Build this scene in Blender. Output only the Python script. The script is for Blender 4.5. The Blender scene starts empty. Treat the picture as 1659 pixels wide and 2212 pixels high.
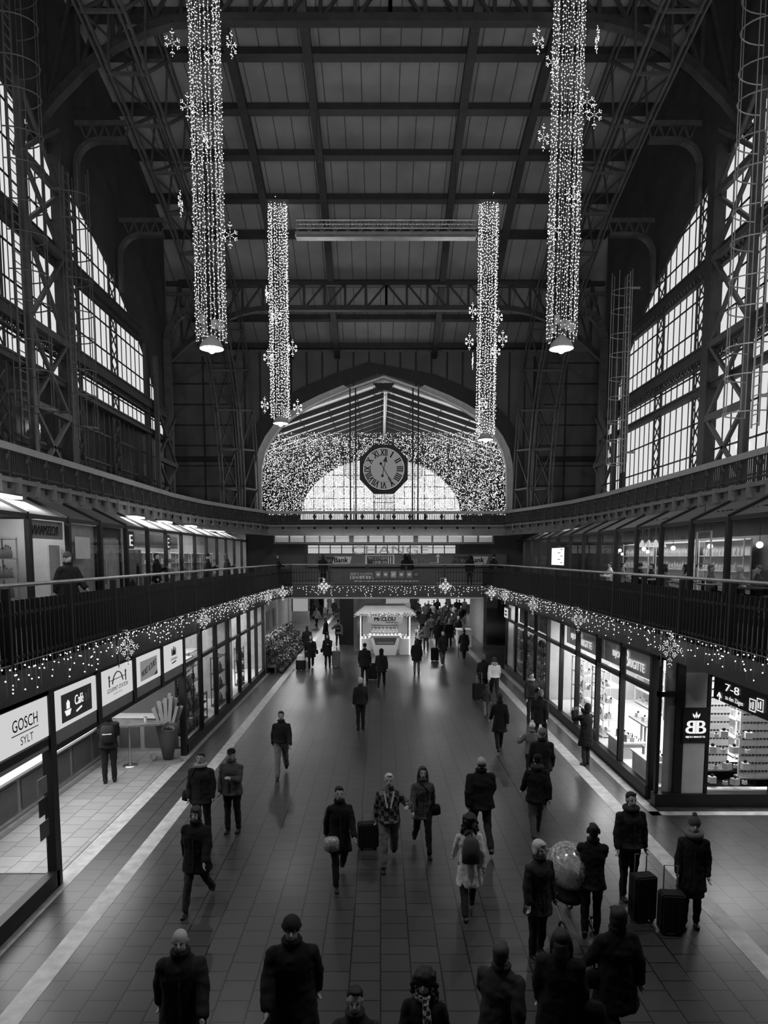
import bpy, math, random
from mathutils import Vector, Matrix
random.seed(7)
C = bpy.context.scene.collection
SC = bpy.context.scene
PI = math.pi
R = math.radians
# ------------------------------------------------------------------ camera
CX, CY, HY, F = 822.0, 1353.0, 1203.0, 1500.0     # principal column, principal row, horizon row, focal length in pixels
TH = math.atan(150.0 / 1500.0)
CT, ST = math.cos(TH), math.sin(TH)
EYE = 5.7
cam = bpy.data.cameras.new('camera'); co = bpy.data.objects.new('camera', cam); C.objects.link(co)
co.location = (0, 0, EYE); co.rotation_euler = (PI/2 - TH, 0, 0)
cam.sensor_fit = 'VERTICAL'; cam.sensor_height = 36; cam.lens = F / 2212 * 36
cam.shift_x = (829.5 - CX) / 2212; cam.shift_y = (CY - 1106) / 2212
cam.clip_end = 400
SC.camera = co
def atz(x, y, z):
    "point of the horizontal plane z that the photograph shows at x, y"
    dz = z - EYE; w = -F * dz / (CT * (y - HY))
    return Vector(((x - CX) * w / F, (w + dz * ST) / CT, z))
def aty(x, y, Y):
    k = (HY - y) * CT / F            # dz = k w ; w = Y CT - dz ST
    w = Y * CT / (1 + k * ST)
    return Vector(((x - CX) * w / F, Y, EYE + k * w))
def atx(x, y, X):
    w = F * X / (x - CX); dz = (HY - y) * CT * w / F
    return Vector((X, (w + dz * ST) / CT, EYE + dz))
# ------------------------------------------------------------------ materials
def nodes(name):
    m = bpy.data.materials.new(name); m.use_nodes = True
    return m, m.node_tree.nodes, m.node_tree.links
def mat(name, g, rough=0.6, metal=0.0, var=0.12, scale=3.0, bump=0.0, spec=0.4):
    "grey surface, a little uneven in tone"
    m, n, l = nodes(name); b = n['Principled BSDF']
    b.inputs['Roughness'].default_value = rough; b.inputs['Metallic'].default_value = metal
    b.inputs['Specular IOR Level'].default_value = spec
    t = n.new('ShaderNodeTexCoord'); z = n.new('ShaderNodeTexNoise'); z.inputs['Scale'].default_value = scale
    z.inputs['Detail'].default_value = 3
    r = n.new('ShaderNodeValToRGB')
    a, c = g * (1 - var), g * (1 + var)
    r.color_ramp.elements[0].position = 0.35; r.color_ramp.elements[1].position = 0.65
    r.color_ramp.elements[0].color = (a, a, a, 1); r.color_ramp.elements[1].color = (c, c, c, 1)
    l.new(t.outputs['Object'], z.inputs['Vector']); l.new(z.outputs['Fac'], r.inputs['Fac']); l.new(r.outputs['Color'], b.inputs['Base Color'])
    if bump:
        bp = n.new('ShaderNodeBump'); bp.inputs['Strength'].default_value = bump; bp.inputs['Distance'].default_value = 0.02
        l.new(z.outputs['Fac'], bp.inputs['Height']); l.new(bp.outputs['Normal'], b.inputs['Normal'])
    return m
def emi(name, s, sample=True):
    m, n, l = nodes(name); n.remove(n['Principled BSDF'])
    e = n.new('ShaderNodeEmission'); e.inputs['Color'].default_value = (1, 1, 1, 1); e.inputs['Strength'].default_value = s
    l.new(e.outputs[0], n['Material Output'].inputs['Surface'])
    if not sample: m.cycles.emission_sampling = 'NONE'
    return m
def glassmat(name, refl=0.08, tint=0.92, rough=0.02):
    m, n, l = nodes(name); n.remove(n['Principled BSDF'])
    t = n.new('ShaderNodeBsdfTransparent'); t.inputs['Color'].default_value = (tint, tint, tint, 1)
    g = n.new('ShaderNodeBsdfGlossy'); g.inputs['Roughness'].default_value = rough; g.inputs['Color'].default_value = (.9, .9, .9, 1)
    f = n.new('ShaderNodeLayerWeight'); f.inputs['Blend'].default_value = .5
    p = n.new('ShaderNodeMath'); p.operation = 'POWER'; p.inputs[1].default_value = 4.0
    q = n.new('ShaderNodeMath'); q.operation = 'MULTIPLY_ADD'; q.inputs[1].default_value = refl; q.inputs[2].default_value = .03
    x = n.new('ShaderNodeMixShader')
    l.new(f.outputs['Facing'], p.inputs[0]); l.new(p.outputs[0], q.inputs[0]); l.new(q.outputs[0], x.inputs[0]); l.new(t.outputs[0], x.inputs[1]); l.new(g.outputs[0], x.inputs[2])
    l.new(x.outputs[0], n['Material Output'].inputs['Surface'])
    return m
def pattern(name, kind, c1, c2, scale=4.0, rough=.7):
    m, n, l = nodes(name); b = n['Principled BSDF']; b.inputs['Roughness'].default_value = rough
    t = n.new('ShaderNodeTexCoord')
    if kind == 'check':
        k = n.new('ShaderNodeTexChecker'); k.inputs['Scale'].default_value = scale
        k.inputs['Color1'].default_value = (c1, c1, c1, 1); k.inputs['Color2'].default_value = (c2, c2, c2, 1)
        l.new(t.outputs['Object'], k.inputs['Vector']); l.new(k.outputs['Color'], b.inputs['Base Color'])
    else:
        k = n.new('ShaderNodeTexVoronoi'); k.inputs['Scale'].default_value = scale
        r = n.new('ShaderNodeValToRGB'); r.color_ramp.interpolation = 'CONSTANT'
        r.color_ramp.elements[0].color = (c1, c1, c1, 1); r.color_ramp.elements[1].color = (c2, c2, c2, 1); r.color_ramp.elements[1].position = .5
        s = n.new('ShaderNodeSeparateColor')
        l.new(t.outputs['Object'], k.inputs['Vector']); l.new(k.outputs['Color'], s.inputs[0]); l.new(s.outputs[0], r.inputs['Fac']); l.new(r.outputs['Color'], b.inputs['Base Color'])
    return m
def tiled(name, g, joint, bw, bh, rough0, rough1, ang=0.0):
    "floor tiles: brick pattern in metres, gloss a little worn"
    m, n, l = nodes(name); b = n['Principled BSDF']
    t = n.new('ShaderNodeTexCoord'); mp = n.new('ShaderNodeMapping'); mp.inputs['Rotation'].default_value = (0, 0, ang)
    k = n.new('ShaderNodeTexBrick'); k.offset = 0.5; k.inputs['Scale'].default_value = 1
    k.inputs['Brick Width'].default_value = bw; k.inputs['Row Height'].default_value = bh
    k.inputs['Mortar Size'].default_value = 0.012; k.inputs['Mortar Smooth'].default_value = 0.2
    k.inputs['Color1'].default_value = (g, g, g, 1); k.inputs['Color2'].default_value = (g * .8, g * .8, g * .8, 1)
    k.inputs['Mortar'].default_value = (joint, joint, joint, 1)
    z = n.new('ShaderNodeTexNoise'); z.inputs['Scale'].default_value = .3; z.inputs['Detail'].default_value = 0
    r = n.new('ShaderNodeMapRange'); r.inputs['From Min'].default_value = .3; r.inputs['From Max'].default_value = .7
    r.inputs['To Min'].default_value = rough0; r.inputs['To Max'].default_value = rough1
    bp = n.new('ShaderNodeBump'); bp.inputs['Strength'].default_value = .25; bp.inputs['Distance'].default_value = .004; bp.invert = True
    l.new(t.outputs['Object'], mp.inputs[0]); l.new(mp.outputs[0], k.inputs['Vector']); l.new(t.outputs['Object'], z.inputs['Vector'])
    l.new(k.outputs['Color'], b.inputs['Base Color']); l.new(z.outputs['Fac'], r.inputs[0]); l.new(r.outputs[0], b.inputs['Roughness'])
    l.new(k.outputs['Fac'], bp.inputs['Height']); l.new(bp.outputs[0], b.inputs['Normal'])
    return m
M = {}
M['floor'] = tiled('dark_floor_tiles', .06, .008, .42, .42, .28, .36, PI/2)
M['floor_light'] = tiled('pale_floor_tiles', .34, .14, .45, .45, .3, .45, PI/2)
M['stripe'] = mat('pale_stone', .42, .5, var=.18, scale=5)
M['black'] = mat('black_metal', .012, .45, var=.1)
M['iron'] = mat('dark_iron', .022, .6, var=.2)
M['iron2'] = mat('grey_painted_iron', .045, .55, var=.2)
M['steel'] = mat('brushed_steel', .6, .32, 1.0)
M['galv'] = mat('galvanised_steel', .28, .4, .6)
M['darkwall'] = mat('dark_plaster', .026, .8, var=.2, scale=1)
M['wallpanel'] = mat('grey_wall_panel', .10, .75, var=.12, scale=.6)
M['roofpanel'] = mat('roof_boards', .20, .8, var=.15, scale=.5)
M['roofjoint'] = mat('roof_joint', .05, .8)
M['cream'] = mat('cream_plaster', .5, .7, var=.08)
M['greyp'] = mat('mid_grey_plaster', .22, .7, var=.1)
M['fascia'] = mat('dark_grey_fascia', .06, .5, var=.12)
M['upfascia'] = mat('grey_upper_fascia', .15, .6, var=.1)
M['white'] = mat('white_laminate', .8, .4, var=.02)
M['offwhite'] = mat('off_white_paint', .6, .6, var=.05)
M['grey'] = mat('grey_laminate', .25, .5, var=.06)
M['dgrey'] = mat('dark_grey_laminate', .08, .5, var=.06)
M['wood'] = mat('dark_wood', .14, .35, var=.3, scale=9)
M['glass'] = glassmat('shop_glass', .3)
M['winglass'] = glassmat('hall_window_glass', .06, .97, .1)
M['clearglass'] = glassmat('display_glass', .05, .96)
M['led'] = emi('led_bulb', 2.4, False)
M['ledfar'] = emi('led_bulb_small', 1.9, False)
M['wire'] = mat('light_wire', .35, .5)
M['lampglow'] = emi('lamp_bulb', 9.0)
M['panelglow'] = emi('lit_ceiling_panel', 2.2)
M['signglow'] = emi('lit_sign_face', .62)
M['signdim'] = emi('lit_sign_panel_dim', .30)
M['letter'] = mat('black_lettering', .015, .5)
M['letterw'] = mat('white_lettering', .85, .5)
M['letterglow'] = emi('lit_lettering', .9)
# ------------------------------------------------------------------ mesh builder
class MB:
    def __init__(s): s.v = []; s.f = []; s.m = []; s.k = 0; s.sm = []; s.smooth = False
    def add(s, vs, fs):
        o = len(s.v); s.v += [tuple(p) for p in vs]; s.f += [tuple(i + o for i in f) for f in fs]
        s.m += [s.k] * len(fs); s.sm += [s.smooth] * len(fs); return s
    def box(s, x0, x1, y0, y1, z0, z1):
        x0, x1 = min(x0, x1), max(x0, x1); y0, y1 = min(y0, y1), max(y0, y1); z0, z1 = min(z0, z1), max(z0, z1)
        return s.add([(x0,y0,z0),(x1,y0,z0),(x1,y1,z0),(x0,y1,z0),(x0,y0,z1),(x1,y0,z1),(x1,y1,z1),(x0,y1,z1)],
                     [(0,3,2,1),(4,5,6,7),(0,1,5,4),(1,2,6,5),(2,3,7,6),(3,0,4,7)])
    def bar(s, p, q, w=.06, h=None, up=(0, 0, 1)):
        p, q = Vector(p), Vector(q); h = h or w; d = (q - p)
        if d.length < 1e-6: return s
        d.normalize(); u = Vector(up)
        if abs(d.dot(u)) > .98: u = Vector((0, 1, 0)) if abs(d.y) < .9 else Vector((1, 0, 0))
        a = d.cross(u).normalized() * w / 2; b = a.normalized().cross(d).normalized() * h / 2
        vs = [p-a-b, p+a-b, p+a+b, p-a+b, q-a-b, q+a-b, q+a+b, q-a+b]
        return s.add(vs, [(0,3,2,1),(4,5,6,7),(0,1,5,4),(1,2,6,5),(2,3,7,6),(3,0,4,7)])
    def tube(s, pts, rads, n=8, caps=True, sx=1.0, sy=1.0):
        "rings along a path; rads a number or one per point"
        pts = [Vector(p) for p in pts]
        if not hasattr(rads, '__len__'): rads = [rads] * len(pts)
        vs, fs = [], []; prev = None
        for i, p in enumerate(pts):
            d = (pts[min(i+1, len(pts)-1)] - pts[max(i-1, 0)]).normalized()
            if prev is None:
                u = Vector((0, 0, 1)) if abs(d.z) < .9 else Vector((0, 1, 0)); a = d.cross(u).normalized()
            else:
                a = (prev - d * prev.dot(d)).normalized()
            prev = a; b = d.cross(a).normalized()
            for j in range(n):
                t = 2 * PI * j / n; vs.append(p + a * math.cos(t) * rads[i] * sx + b * math.sin(t) * rads[i] * sy)
        for i in range(len(pts) - 1):
            for j in range(n):
                fs.append((i*n+j, i*n+(j+1) % n, (i+1)*n+(j+1) % n, (i+1)*n+j))
        if caps: fs.append(tuple(reversed(range(n)))); fs.append(tuple(range((len(pts)-1)*n, len(pts)*n)))
        return s.add(vs, fs)
    def cyl(s, x, y, z0, z1, r, r2=None, n=16):
        return s.tube([(x, y, z0), (x, y, z1)], [r, r if r2 is None else r2], n)
    def lathe(s, x, y, prof, n=20):
        vs, fs = [], []
        for (r, z) in prof:
            for j in range(n):
                t = 2*PI*j/n; vs.append((x + r*math.cos(t), y + r*math.sin(t), z))
        for i in range(len(prof)-1):
            for j in range(n): fs.append((i*n+j, i*n+(j+1) % n, (i+1)*n+(j+1) % n, (i+1)*n+j))
        return s.add(vs, fs)
    def ell(s, c, r, n=12, m=8, rot=None):
        c = Vector(c); vs, fs = [], []
        for i in range(m+1):
            a = PI * i / m
            for j in range(n):
                t = 2*PI*j/n; p = Vector((r[0]*math.sin(a)*math.cos(t), r[1]*math.sin(a)*math.sin(t), r[2]*math.cos(a)))
                if rot: p = rot @ p
                vs.append(c + p)
        for i in range(m):
            for j in range(n): fs.append((i*n+j, (i+1)*n+j, (i+1)*n+(j+1) % n, i*n+(j+1) % n))
        return s.add(vs, fs)
    def rings(s, rg, n=16):
        "rg: list of (cx, cy, z, rx, ry)"
        vs, fs = [], []
        for (x, y, z, a, b) in rg:
            for j in range(n):
                t = 2*PI*j/n; vs.append((x + a*math.cos(t), y + b*math.sin(t), z))
        for i in range(len(rg)-1):
            for j in range(n): fs.append((i*n+j, i*n+(j+1) % n, (i+1)*n+(j+1) % n, (i+1)*n+j))
        fs.append(tuple(reversed(range(n)))); fs.append(tuple(range((len(rg)-1)*n, len(rg)*n)))
        return s.add(vs, fs)
    def octa(s, p, r):
        x, y, z = p
        return s.add([(x+r,y,z),(x-r,y,z),(x,y+r,z),(x,y-r,z),(x,y,z+r),(x,y,z-r)],
                     [(0,2,4),(2,1,4),(1,3,4),(3,0,4),(2,0,5),(1,2,5),(3,1,5),(0,3,5)])
    def prism(s, poly, o, u, v, t):
        "polygon (a, b) in the plane o + a u + b v, thickened by vector t"
        o, u, v, t = Vector(o), Vector(u), Vector(v), Vector(t); n = len(poly)
        vs = [o + u*a + v*b for a, b in poly]; vs += [p + t for p in vs]
        return s.add(vs, [tuple(range(n)), tuple(reversed(range(n, 2*n)))] + [(i, i+n, (i+1) % n+n, (i+1) % n) for i in range(n)])
    def torus(s, c, Rr, r, ax='z', n=24, m=6, a0=0, a1=2*PI):
        c = Vector(c); pts = []
        for i in range(n+1):
            t = a0 + (a1-a0)*i/n; q = (Rr*math.cos(t), Rr*math.sin(t))
            pts.append(c + Vector({'z': (q[0], q[1], 0), 'y': (q[0], 0, q[1]), 'x': (0, q[0], q[1])}[ax]))
        return s.tube(pts, r, m, caps=False)
    def join(s, o, off=(0, 0, 0), rot=None):
        off = Vector(off); vs = [(rot @ Vector(p) if rot else Vector(p)) + off for p in o.v]
        b = len(s.v); s.v += [tuple(p) for p in vs]; s.f += [tuple(i+b for i in f) for f in o.f]; s.m += o.m; s.sm += o.sm; return s
    def data(s, name, mats, shift=(0, 0, 0)):
        me = bpy.data.meshes.new(name)
        me.from_pydata([(p[0]-shift[0], p[1]-shift[1], p[2]-shift[2]) for p in s.v], [], s.f)
        for m in mats: me.materials.append(M[m] if isinstance(m, str) else m)
        me.polygons.foreach_set('material_index', s.m); me.polygons.foreach_set('use_smooth', s.sm); me.update()
        return me
    def base(s):
        xs, ys, zs = zip(*s.v); return Vector(((min(xs)+max(xs))/2, (min(ys)+max(ys))/2, min(zs)))
WL = {}
def link(o): C.objects.link(o); return o
def props(o, label=None, cat=None, group=None, kind=None):
    for k, v in (('label', label), ('category', cat), ('group', group), ('kind', kind)):
        if v: o[k] = v
    return o
def thing(name, label, cat, loc, group=None, rot=0):
    o = link(bpy.data.objects.new(name, None)); o.empty_display_size = .2; o.location = loc; o.rotation_euler = (0, 0, rot)
    WL[o.name] = Vector(loc); return props(o, label, cat, group)
def obj(name, mb, mats, parent=None, label=None, cat=None, group=None, kind=None):
    "mesh given in world coordinates; its origin goes to the middle of its base"
    b = mb.base(); mats = mats if isinstance(mats, (list, tuple)) else [mats]
    o = link(bpy.data.objects.new(name, mb.data(name, mats, b)))
    WL[o.name] = b
    if parent: o.parent = parent; o.location = b - WL[parent.name]
    else: o.location = b
    return props(o, label, cat, group, kind)
def part(name, mb, mats, parent, label=None, kind=None):
    "mesh given in the parent's own coordinates"
    mats = mats if isinstance(mats, (list, tuple)) else [mats]; b = mb.base()
    o = link(bpy.data.objects.new(name, mb.data(name, mats, b))); o.parent = parent; o.location = b
    WL[o.name] = Vector(b); return props(o, label, None, None, kind)
def S(name, mb, mats): return obj(name, mb, mats, kind='structure')
def B(*a): return MB().box(*a)
def dup(root, loc=None, rot=None, label=None, group=None):
    def cp(o, par):
        c = o.copy(); link(c)
        if par: c.parent = par
        for ch in KIDS.get(o.name, ()): cp(ch, c)
        return c
    if root.name not in KIDS:
        def reg(o):
            KIDS[o.name] = list(o.children)
            for c in o.children: reg(c)
        reg(root)
    r = cp(root, None)
    if loc is not None: r.location = loc
    if rot is not None: r.rotation_euler = (0, 0, rot)
    if label: r['label'] = label
    if group: r['group'] = group
    return r
KIDS = {}
# ------------------------------------------------------------------ lettering
_T = {}
def glyphs(txt):
    if txt in _T: return _T[txt]
    cu = bpy.data.curves.new('t', 'FONT'); cu.body = txt; cu.resolution_u = 3; cu.extrude = 0
    ob = bpy.data.objects.new('t', cu); C.objects.link(ob); dg = bpy.context.evaluated_depsgraph_get()
    me = bpy.data.meshes.new_from_object(ob.evaluated_get(dg)); C.objects.unlink(ob); bpy.data.objects.remove(ob)
    vs = [(v.co.x, v.co.y) for v in me.vertices]; fs = [tuple(p.vertices) for p in me.polygons]
    x0, x1 = min(v[0] for v in vs), max(v[0] for v in vs); y0, y1 = min(v[1] for v in vs), max(v[1] for v in vs)
    vs = [((a-x0)/(x1-x0), (b-y0)/(y1-y0)) for a, b in vs]; bpy.data.meshes.remove(me)
    _T[txt] = (vs, fs); return _T[txt]
def text(mb, txt, o, u, v, w, h, t, shear=0.0, bold=0.0):
    "lettering in a w x h box from corner o along unit u and up v, standing out by vector t"
    vs, fs = glyphs(txt); o, u, v, t = Vector(o), Vector(u), Vector(v), Vector(t)
    for dx in ((0, bold, -bold) if bold else (0,)):
        P = [o + u*(a*w + b*h*shear + dx) + v*(b*h) + t for a, b in vs]
        mb.add(P, fs)
    return mb
for s_ in ('GOSCH','SYLT','Café','GOURMET-STATION','WURST & DURST','LÖWENBRÄU','BIJOU','B','RIGITTE','BIJOU BRIGITTE','7-8','zu den Zügen',
           'HAMBURG','MUSICAL METROPOLE','Reise','Bank','WESTERN','UNION','Change','Mr.CLOU','CHANGE','I','II','III','IIII','V','VI','VII','VIII','IX','X','XI','XII','Aviko'):
    glyphs(s_)
M['iron3'] = mat('lighter_grey_iron', .12, .6)
M['clockface'] = emi('backlit_clock_face', .2)
M['panelface'] = mat('panel_face', .55, .5, var=.04)
M['tubeglow'] = emi('tube_lamp', 22)
M['stripglow'] = emi('lit_strip_window', .5)
M['signgrey'] = mat('grey_sign_board', .11, .5, var=.05)
M['signgrey2'] = mat('satin_sign_board', .38, .4, var=.04)
M['menuglow'] = emi('lit_menu_face', 1.1)
def frostmat():
    m, n, l = nodes('frosted_roof_glass'); n.remove(n['Principled BSDF'])
    t = n.new('ShaderNodeBsdfTranslucent'); t.inputs[0].default_value = (.5, .5, .5, 1); d = n.new('ShaderNodeBsdfDiffuse'); d.inputs[0].default_value = (.25, .25, .25, 1)
    x = n.new('ShaderNodeMixShader'); x.inputs[0].default_value = .45; l.new(t.outputs[0], x.inputs[1]); l.new(d.outputs[0], x.inputs[2]); l.new(x.outputs[0], n['Material Output'].inputs['Surface']); return m
M['frost'] = frostmat()
M['signdim2'] = emi('dim_sign_letters', .22)
M['grey2'] = mat('pale_grey_panel', .4, .6)
# ================================================================== the shell of the hall
XL, XR = -5.5, 6.2            # edges of the lower galleries
GL, GR = -8.3, 8.8            # glass fronts on the galleries
UL, UR = -9.5, 10.2           # edges of the upper galleries
WLX, WRX = -12.5, 13.1        # window walls
ZG, ZU = 4.1, 7.6
YB = 38.0                     # front of the far bridge
YA = 51.5                     # far wall with the arch
S('floor', B(-22, 22, -4, 78, -.3, 0), 'floor')
S('trim_1', B(-4.75, -4.44, -3, 70, 0, .004), 'stripe')
S('trim_2', B(5.24, 5.56, -3, 70, 0, .004), 'stripe')
S('trim_3', B(-5.78, -5.45, -3, 37, 0, .005), 'stripe')
S('trim_4', B(6.02, 6.24, 14.9, 37, 0, .006).box(6.02, 13, 14.9, 15.12, 0, .006), 'stripe')
S('floor_food_hall', B(-12.3, -5.79, 12.05, 20.2, 0, .012), 'floor_light')
# outer walls, all round
S('wall_left', B(WLX-.4, WLX, -4, 78, 0, ZU), 'darkwall')
S('wall_right', B(WRX, WRX+.4, -4, 78, 0, ZU), 'darkwall')
S('wall_near', B(-22, 22, -4.4, -4, 0, 31), 'darkwall')
S('wall_far_passage', B(-12.5, 13.1, 77.6, 78, 0, 3.5), 'greyp')
# roof section
RP = [(-4, 26.3), (8, 27.8), (20, 28.1), (30.6, 27.5), (33.9, 27.0), (37.7, 26.2), (40.4, 25.3), (42.5, 24.4), (45.3, 22.9), (48.4, 21.5), (51.9, 20.2)]
def roofz(Y):
    for (a, b), (c, d) in zip(RP, RP[1:]):
        if a <= Y <= c: return b + (d-b)*(Y-a)/(c-a)
    return RP[-1][1]
def proj_y(Y, z):
    w = Y*CT - (z-EYE)*ST; return HY - F*(z-EYE)/(CT*w)
def roofY(py):
    a, b = 12.0, 51.9
    for _ in range(40):
        m = (a+b)/2
        if proj_y(m, roofz(m)) > py: b = m
        else: a = m
    return a
m = MB()
for (a, b), (c, d) in zip(RP, RP[1:]):
    w0, w1 = (13.6, 13.6) if a < 42 else (13.6+(a-42)*.3, 13.6+(c-42)*.3)
    m.add([(-w0, a, b), (w0, a, b), (w1, c, d), (-w1, c, d), (-w0, a, b+.3), (w0, a, b+.3), (w1, c, d+.3), (-w1, c, d+.3)],
          [(0,1,2,3), (7,6,5,4), (0,4,5,1), (2,6,7,3), (1,5,6,2), (3,7,4,0)])
ceil = S('ceiling', m, 'roofpanel')
m = MB()
x = -12.9
while x < 13.2:                                           # joints between the roof boards
    for (a, b), (c, d) in zip(RP, RP[1:]):
        if c > 12: m.bar((x, a, b-.01), (x, c, d-.01), .035, .03)
    x += .86
obj('board_joints', m, 'roofjoint', ceil)
for py in (-140, -60, 20, 105, 225, 325, 420, 498, 605, 680, 741, 771):
    Y = roofY(py); z = roofz(Y)
    obj('purlin', B(-12.6, 13.1, Y-.16, Y+.16, z-.34, z-.02).box(-12.6, 13.1, Y-.26, Y+.26, z-.38, z-.33), 'iron', ceil)
for x in (-6.4, -3.1, 3.85, 7.2):
    m = MB()
    for (a, b), (c, d) in zip(RP, RP[1:]):
        if c > 12: m.bar((x, a, b-.3), (x, c, d-.3), .38, .4)
    obj('rafter', m, 'iron', ceil)
# lattice girders across the hall under the roof
def girder(name, label, Y, z0, z1, sag, x0=-13, x1=13.6, step=1.25):
    t = thing(name, label, 'girder', (.35, Y, z0))
    zb = lambda x: z0 - sag*max(0, (abs(x-.35)-7)/3)**2
    top = B(x0, x1, Y-.12, Y+.12, z1-.12, z1+.1); obj('top_chord', top, 'iron', t)
    m = MB(); n = 24
    for i in range(n):
        a, b = x0+(x1-x0)*i/n, x0+(x1-x0)*(i+1)/n; m.bar((a, Y, zb(a)), (b, Y, zb(b)), .34, .28)
    obj('bottom_chord', m, 'iron', t)
    m = MB(); x = .35; k = 0
    while x < x1:
        for s in (1, -1):
            X = .35+s*(x-.35); X2 = .35+s*(x+step-.35)
            m.bar((X, Y, zb(X)), (X, Y, z1), .14, .1); m.bar((X, Y, z1), (X2, Y, zb(X2)), .12, .1)
        x += step
    obj('lattice', m, 'iron', t)
girder('roof_girder', 'near dark iron lattice girder across the top of the hall', 27.0, 24.9, 26.5, .9)
girder('roof_girder', 'dark iron lattice girder crossing behind the silver lighting truss', 44.0, 20.75, 22.2, .7)
# ------------------------------------------------------------------ window walls
def archz(Y):
    q = 1 - ((Y-19)/23.4)**2
    return 9 + 12.8*math.sqrt(q) if q > 0 else 7.6
def window_wall(X, side, wname, wn):
    d = -1 if X < 0 else 1                                  # outwards
    m = MB(); Y = -4.0
    while Y < 41.8:
        y2 = min(Y+1, 41.8); a, b = archz(Y), archz(y2)
        zr, zr2 = roofz(Y)+.2, roofz(y2)+.2
        v = [(X, Y, a), (X, y2, b), (X, y2, zr2), (X, Y, zr)]; v += [(p[0]+d*.12, p[1], p[2]) for p in v]
        m.add(v, [(0,1,2,3), (7,6,5,4), (0,4,5,1), (3,2,6,7), (0,3,7,4), (1,5,6,2)]); Y = y2
    m.box(X, X+d*.1, 41.8, 42.0, 7.6, 25)
    xo = X*51.9/41.9+d*.1                                   # the end bay widens towards the far wall
    m.prism([(X, 41.8), (xo, 52), (xo+d*.3, 52), (X+d*.3, 41.8)], (0, 0, 0), (1, 0, 0), (0, 1, 0), (0, 0, 25))
    S(wname, m, 'darkwall')
    # glazing bars
    fr = MB(); Y = 12.0; xi = X
    main = [17.9, 27.9, 37.8]; latt = [13.2, 19.3, 23.4, 29.4, 33.5]
    Y = 8.0
    while Y < 41.8:
        fr.box(xi-.015, xi+.015, Y-.025, Y+.025, 7.6, archz(Y)+.05); Y += .62
    for z in (8.6, 9.9, 11.2, 12.4, 13.2, 15.0, 16.2, 17.5, 18.4, 19.6, 20.8):
        q = 1-((z-9)/12.8)**2 if z > 9 else 1
        y2 = 19+23.4*math.sqrt(max(q, 0)); fr.box(xi-.015, xi+.015, max(8, 38-y2), min(y2, 41.8), z-.035, z+.035)
    win = S('window_%d' % wn, fr, 'black')
    p = MB(); Y = 0.0
    while Y < 41.8:
        y2 = min(Y+.9, 41.8); p.add([(xi+d*.1, Y, 7.6), (xi+d*.1, y2, 7.6), (xi+d*.1, y2, archz(y2)+.1), (xi+d*.1, Y, archz(Y)+.1)], [(0,1,2,3)]); Y = y2
    obj('pane', p, 'winglass', win)
    b = MB()
    for z, h in ((12.3, .22), (13.75, .42), (17.1, .34)):
        q = 1-((z+h-9)/12.8)**2; y2 = 19+23.4*math.sqrt(max(q, 0))
        b.box(xi-d*.05, xi-d*.35, 0, min(y2, 41.8), z-h/2, z+h/2); b.box(xi-d*.35, xi-d*.42, 0, min(y2, 41.8), z+h/2-.04, z+h/2+.04)
        if h > .3:                                          # riveted lattice strip under the beam
            Y = 12.0
            while Y < min(y2, 41.8)-.3:
                b.bar((xi-d*.2, Y, z-h/2), (xi-d*.2, Y+.15, z-h/2-.24), .05, .03); b.bar((xi-d*.2, Y+.15, z-h/2-.24), (xi-d*.2, Y+.3, z-h/2), .05, .03); Y += .3
            b.box(xi-d*.1, xi-d*.3, 0, min(y2, 41.8), z-h/2-.3, z-h/2-.22)
    obj('beam', b, 'iron', win)
    for Y in main:
        zt = archz(Y)+.3; dd = .5 if 20 < Y < 30 else .2; b = B(xi-d*.03, xi-d*dd, Y-.2, Y+.2, 7.6, zt).box(xi-d*.03, xi-d*.4, Y-.3, Y+.3, 7.6, 8.0)
        b.box(xi-d*(dd-.02), xi-d*(dd+.03), Y-.28, Y+.28, 7.6, zt); obj('main_post', b, 'iron', win)
    for Y in latt:
        zt = archz(Y); b = MB()
        b.box(xi-d*.03, xi-d*.1, Y-.42, Y-.34, 7.6, zt).box(xi-d*.03, xi-d*.1, Y+.34, Y+.42, 7.6, zt); z = 7.7
        while z < zt-.7:
            b.bar((xi-d*.07, Y-.34, z), (xi-d*.07, Y+.34, z+.7), .03, .05, (1, 0, 0)); b.bar((xi-d*.07, Y+.34, z), (xi-d*.07, Y-.34, z+.7), .03, .05, (1, 0, 0)); z += .7
        obj('lattice_post', b, 'iron', win)
    # heavy cross braces either side of a bay
    for (ya, yb) in ((24.6, 27.5), (38.2, 41.6), (14.5, 17.5)):
        zs = [8.4, 11.0, 13.75, 16.9, 19.2, 21.5]; b = MB()
        for za, zb2 in zip(zs, zs[1:]):
            if zb2 > archz(yb)+3: break
            b.bar((xi-d*.5, ya, za), (xi-d*.5, yb, zb2), .13, .13, (1, 0, 0)); b.bar((xi-d*.5, yb, za), (xi-d*.5, ya, zb2), .13, .13, (1, 0, 0))
            b.box(xi-d*.4, xi-d*.6, ya, yb, za-.12, za+.12)
        b.box(xi-d*.4, xi-d*.62, ya-.14, ya+.1, 7.6, archz(ya)); obj('cross_brace', b, 'iron2', win)
    return win
window_wall(WLX, 'left', 'wall_left_upper', 1)
window_wall(WRX, 'right', 'wall_right_upper', 2)
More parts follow.
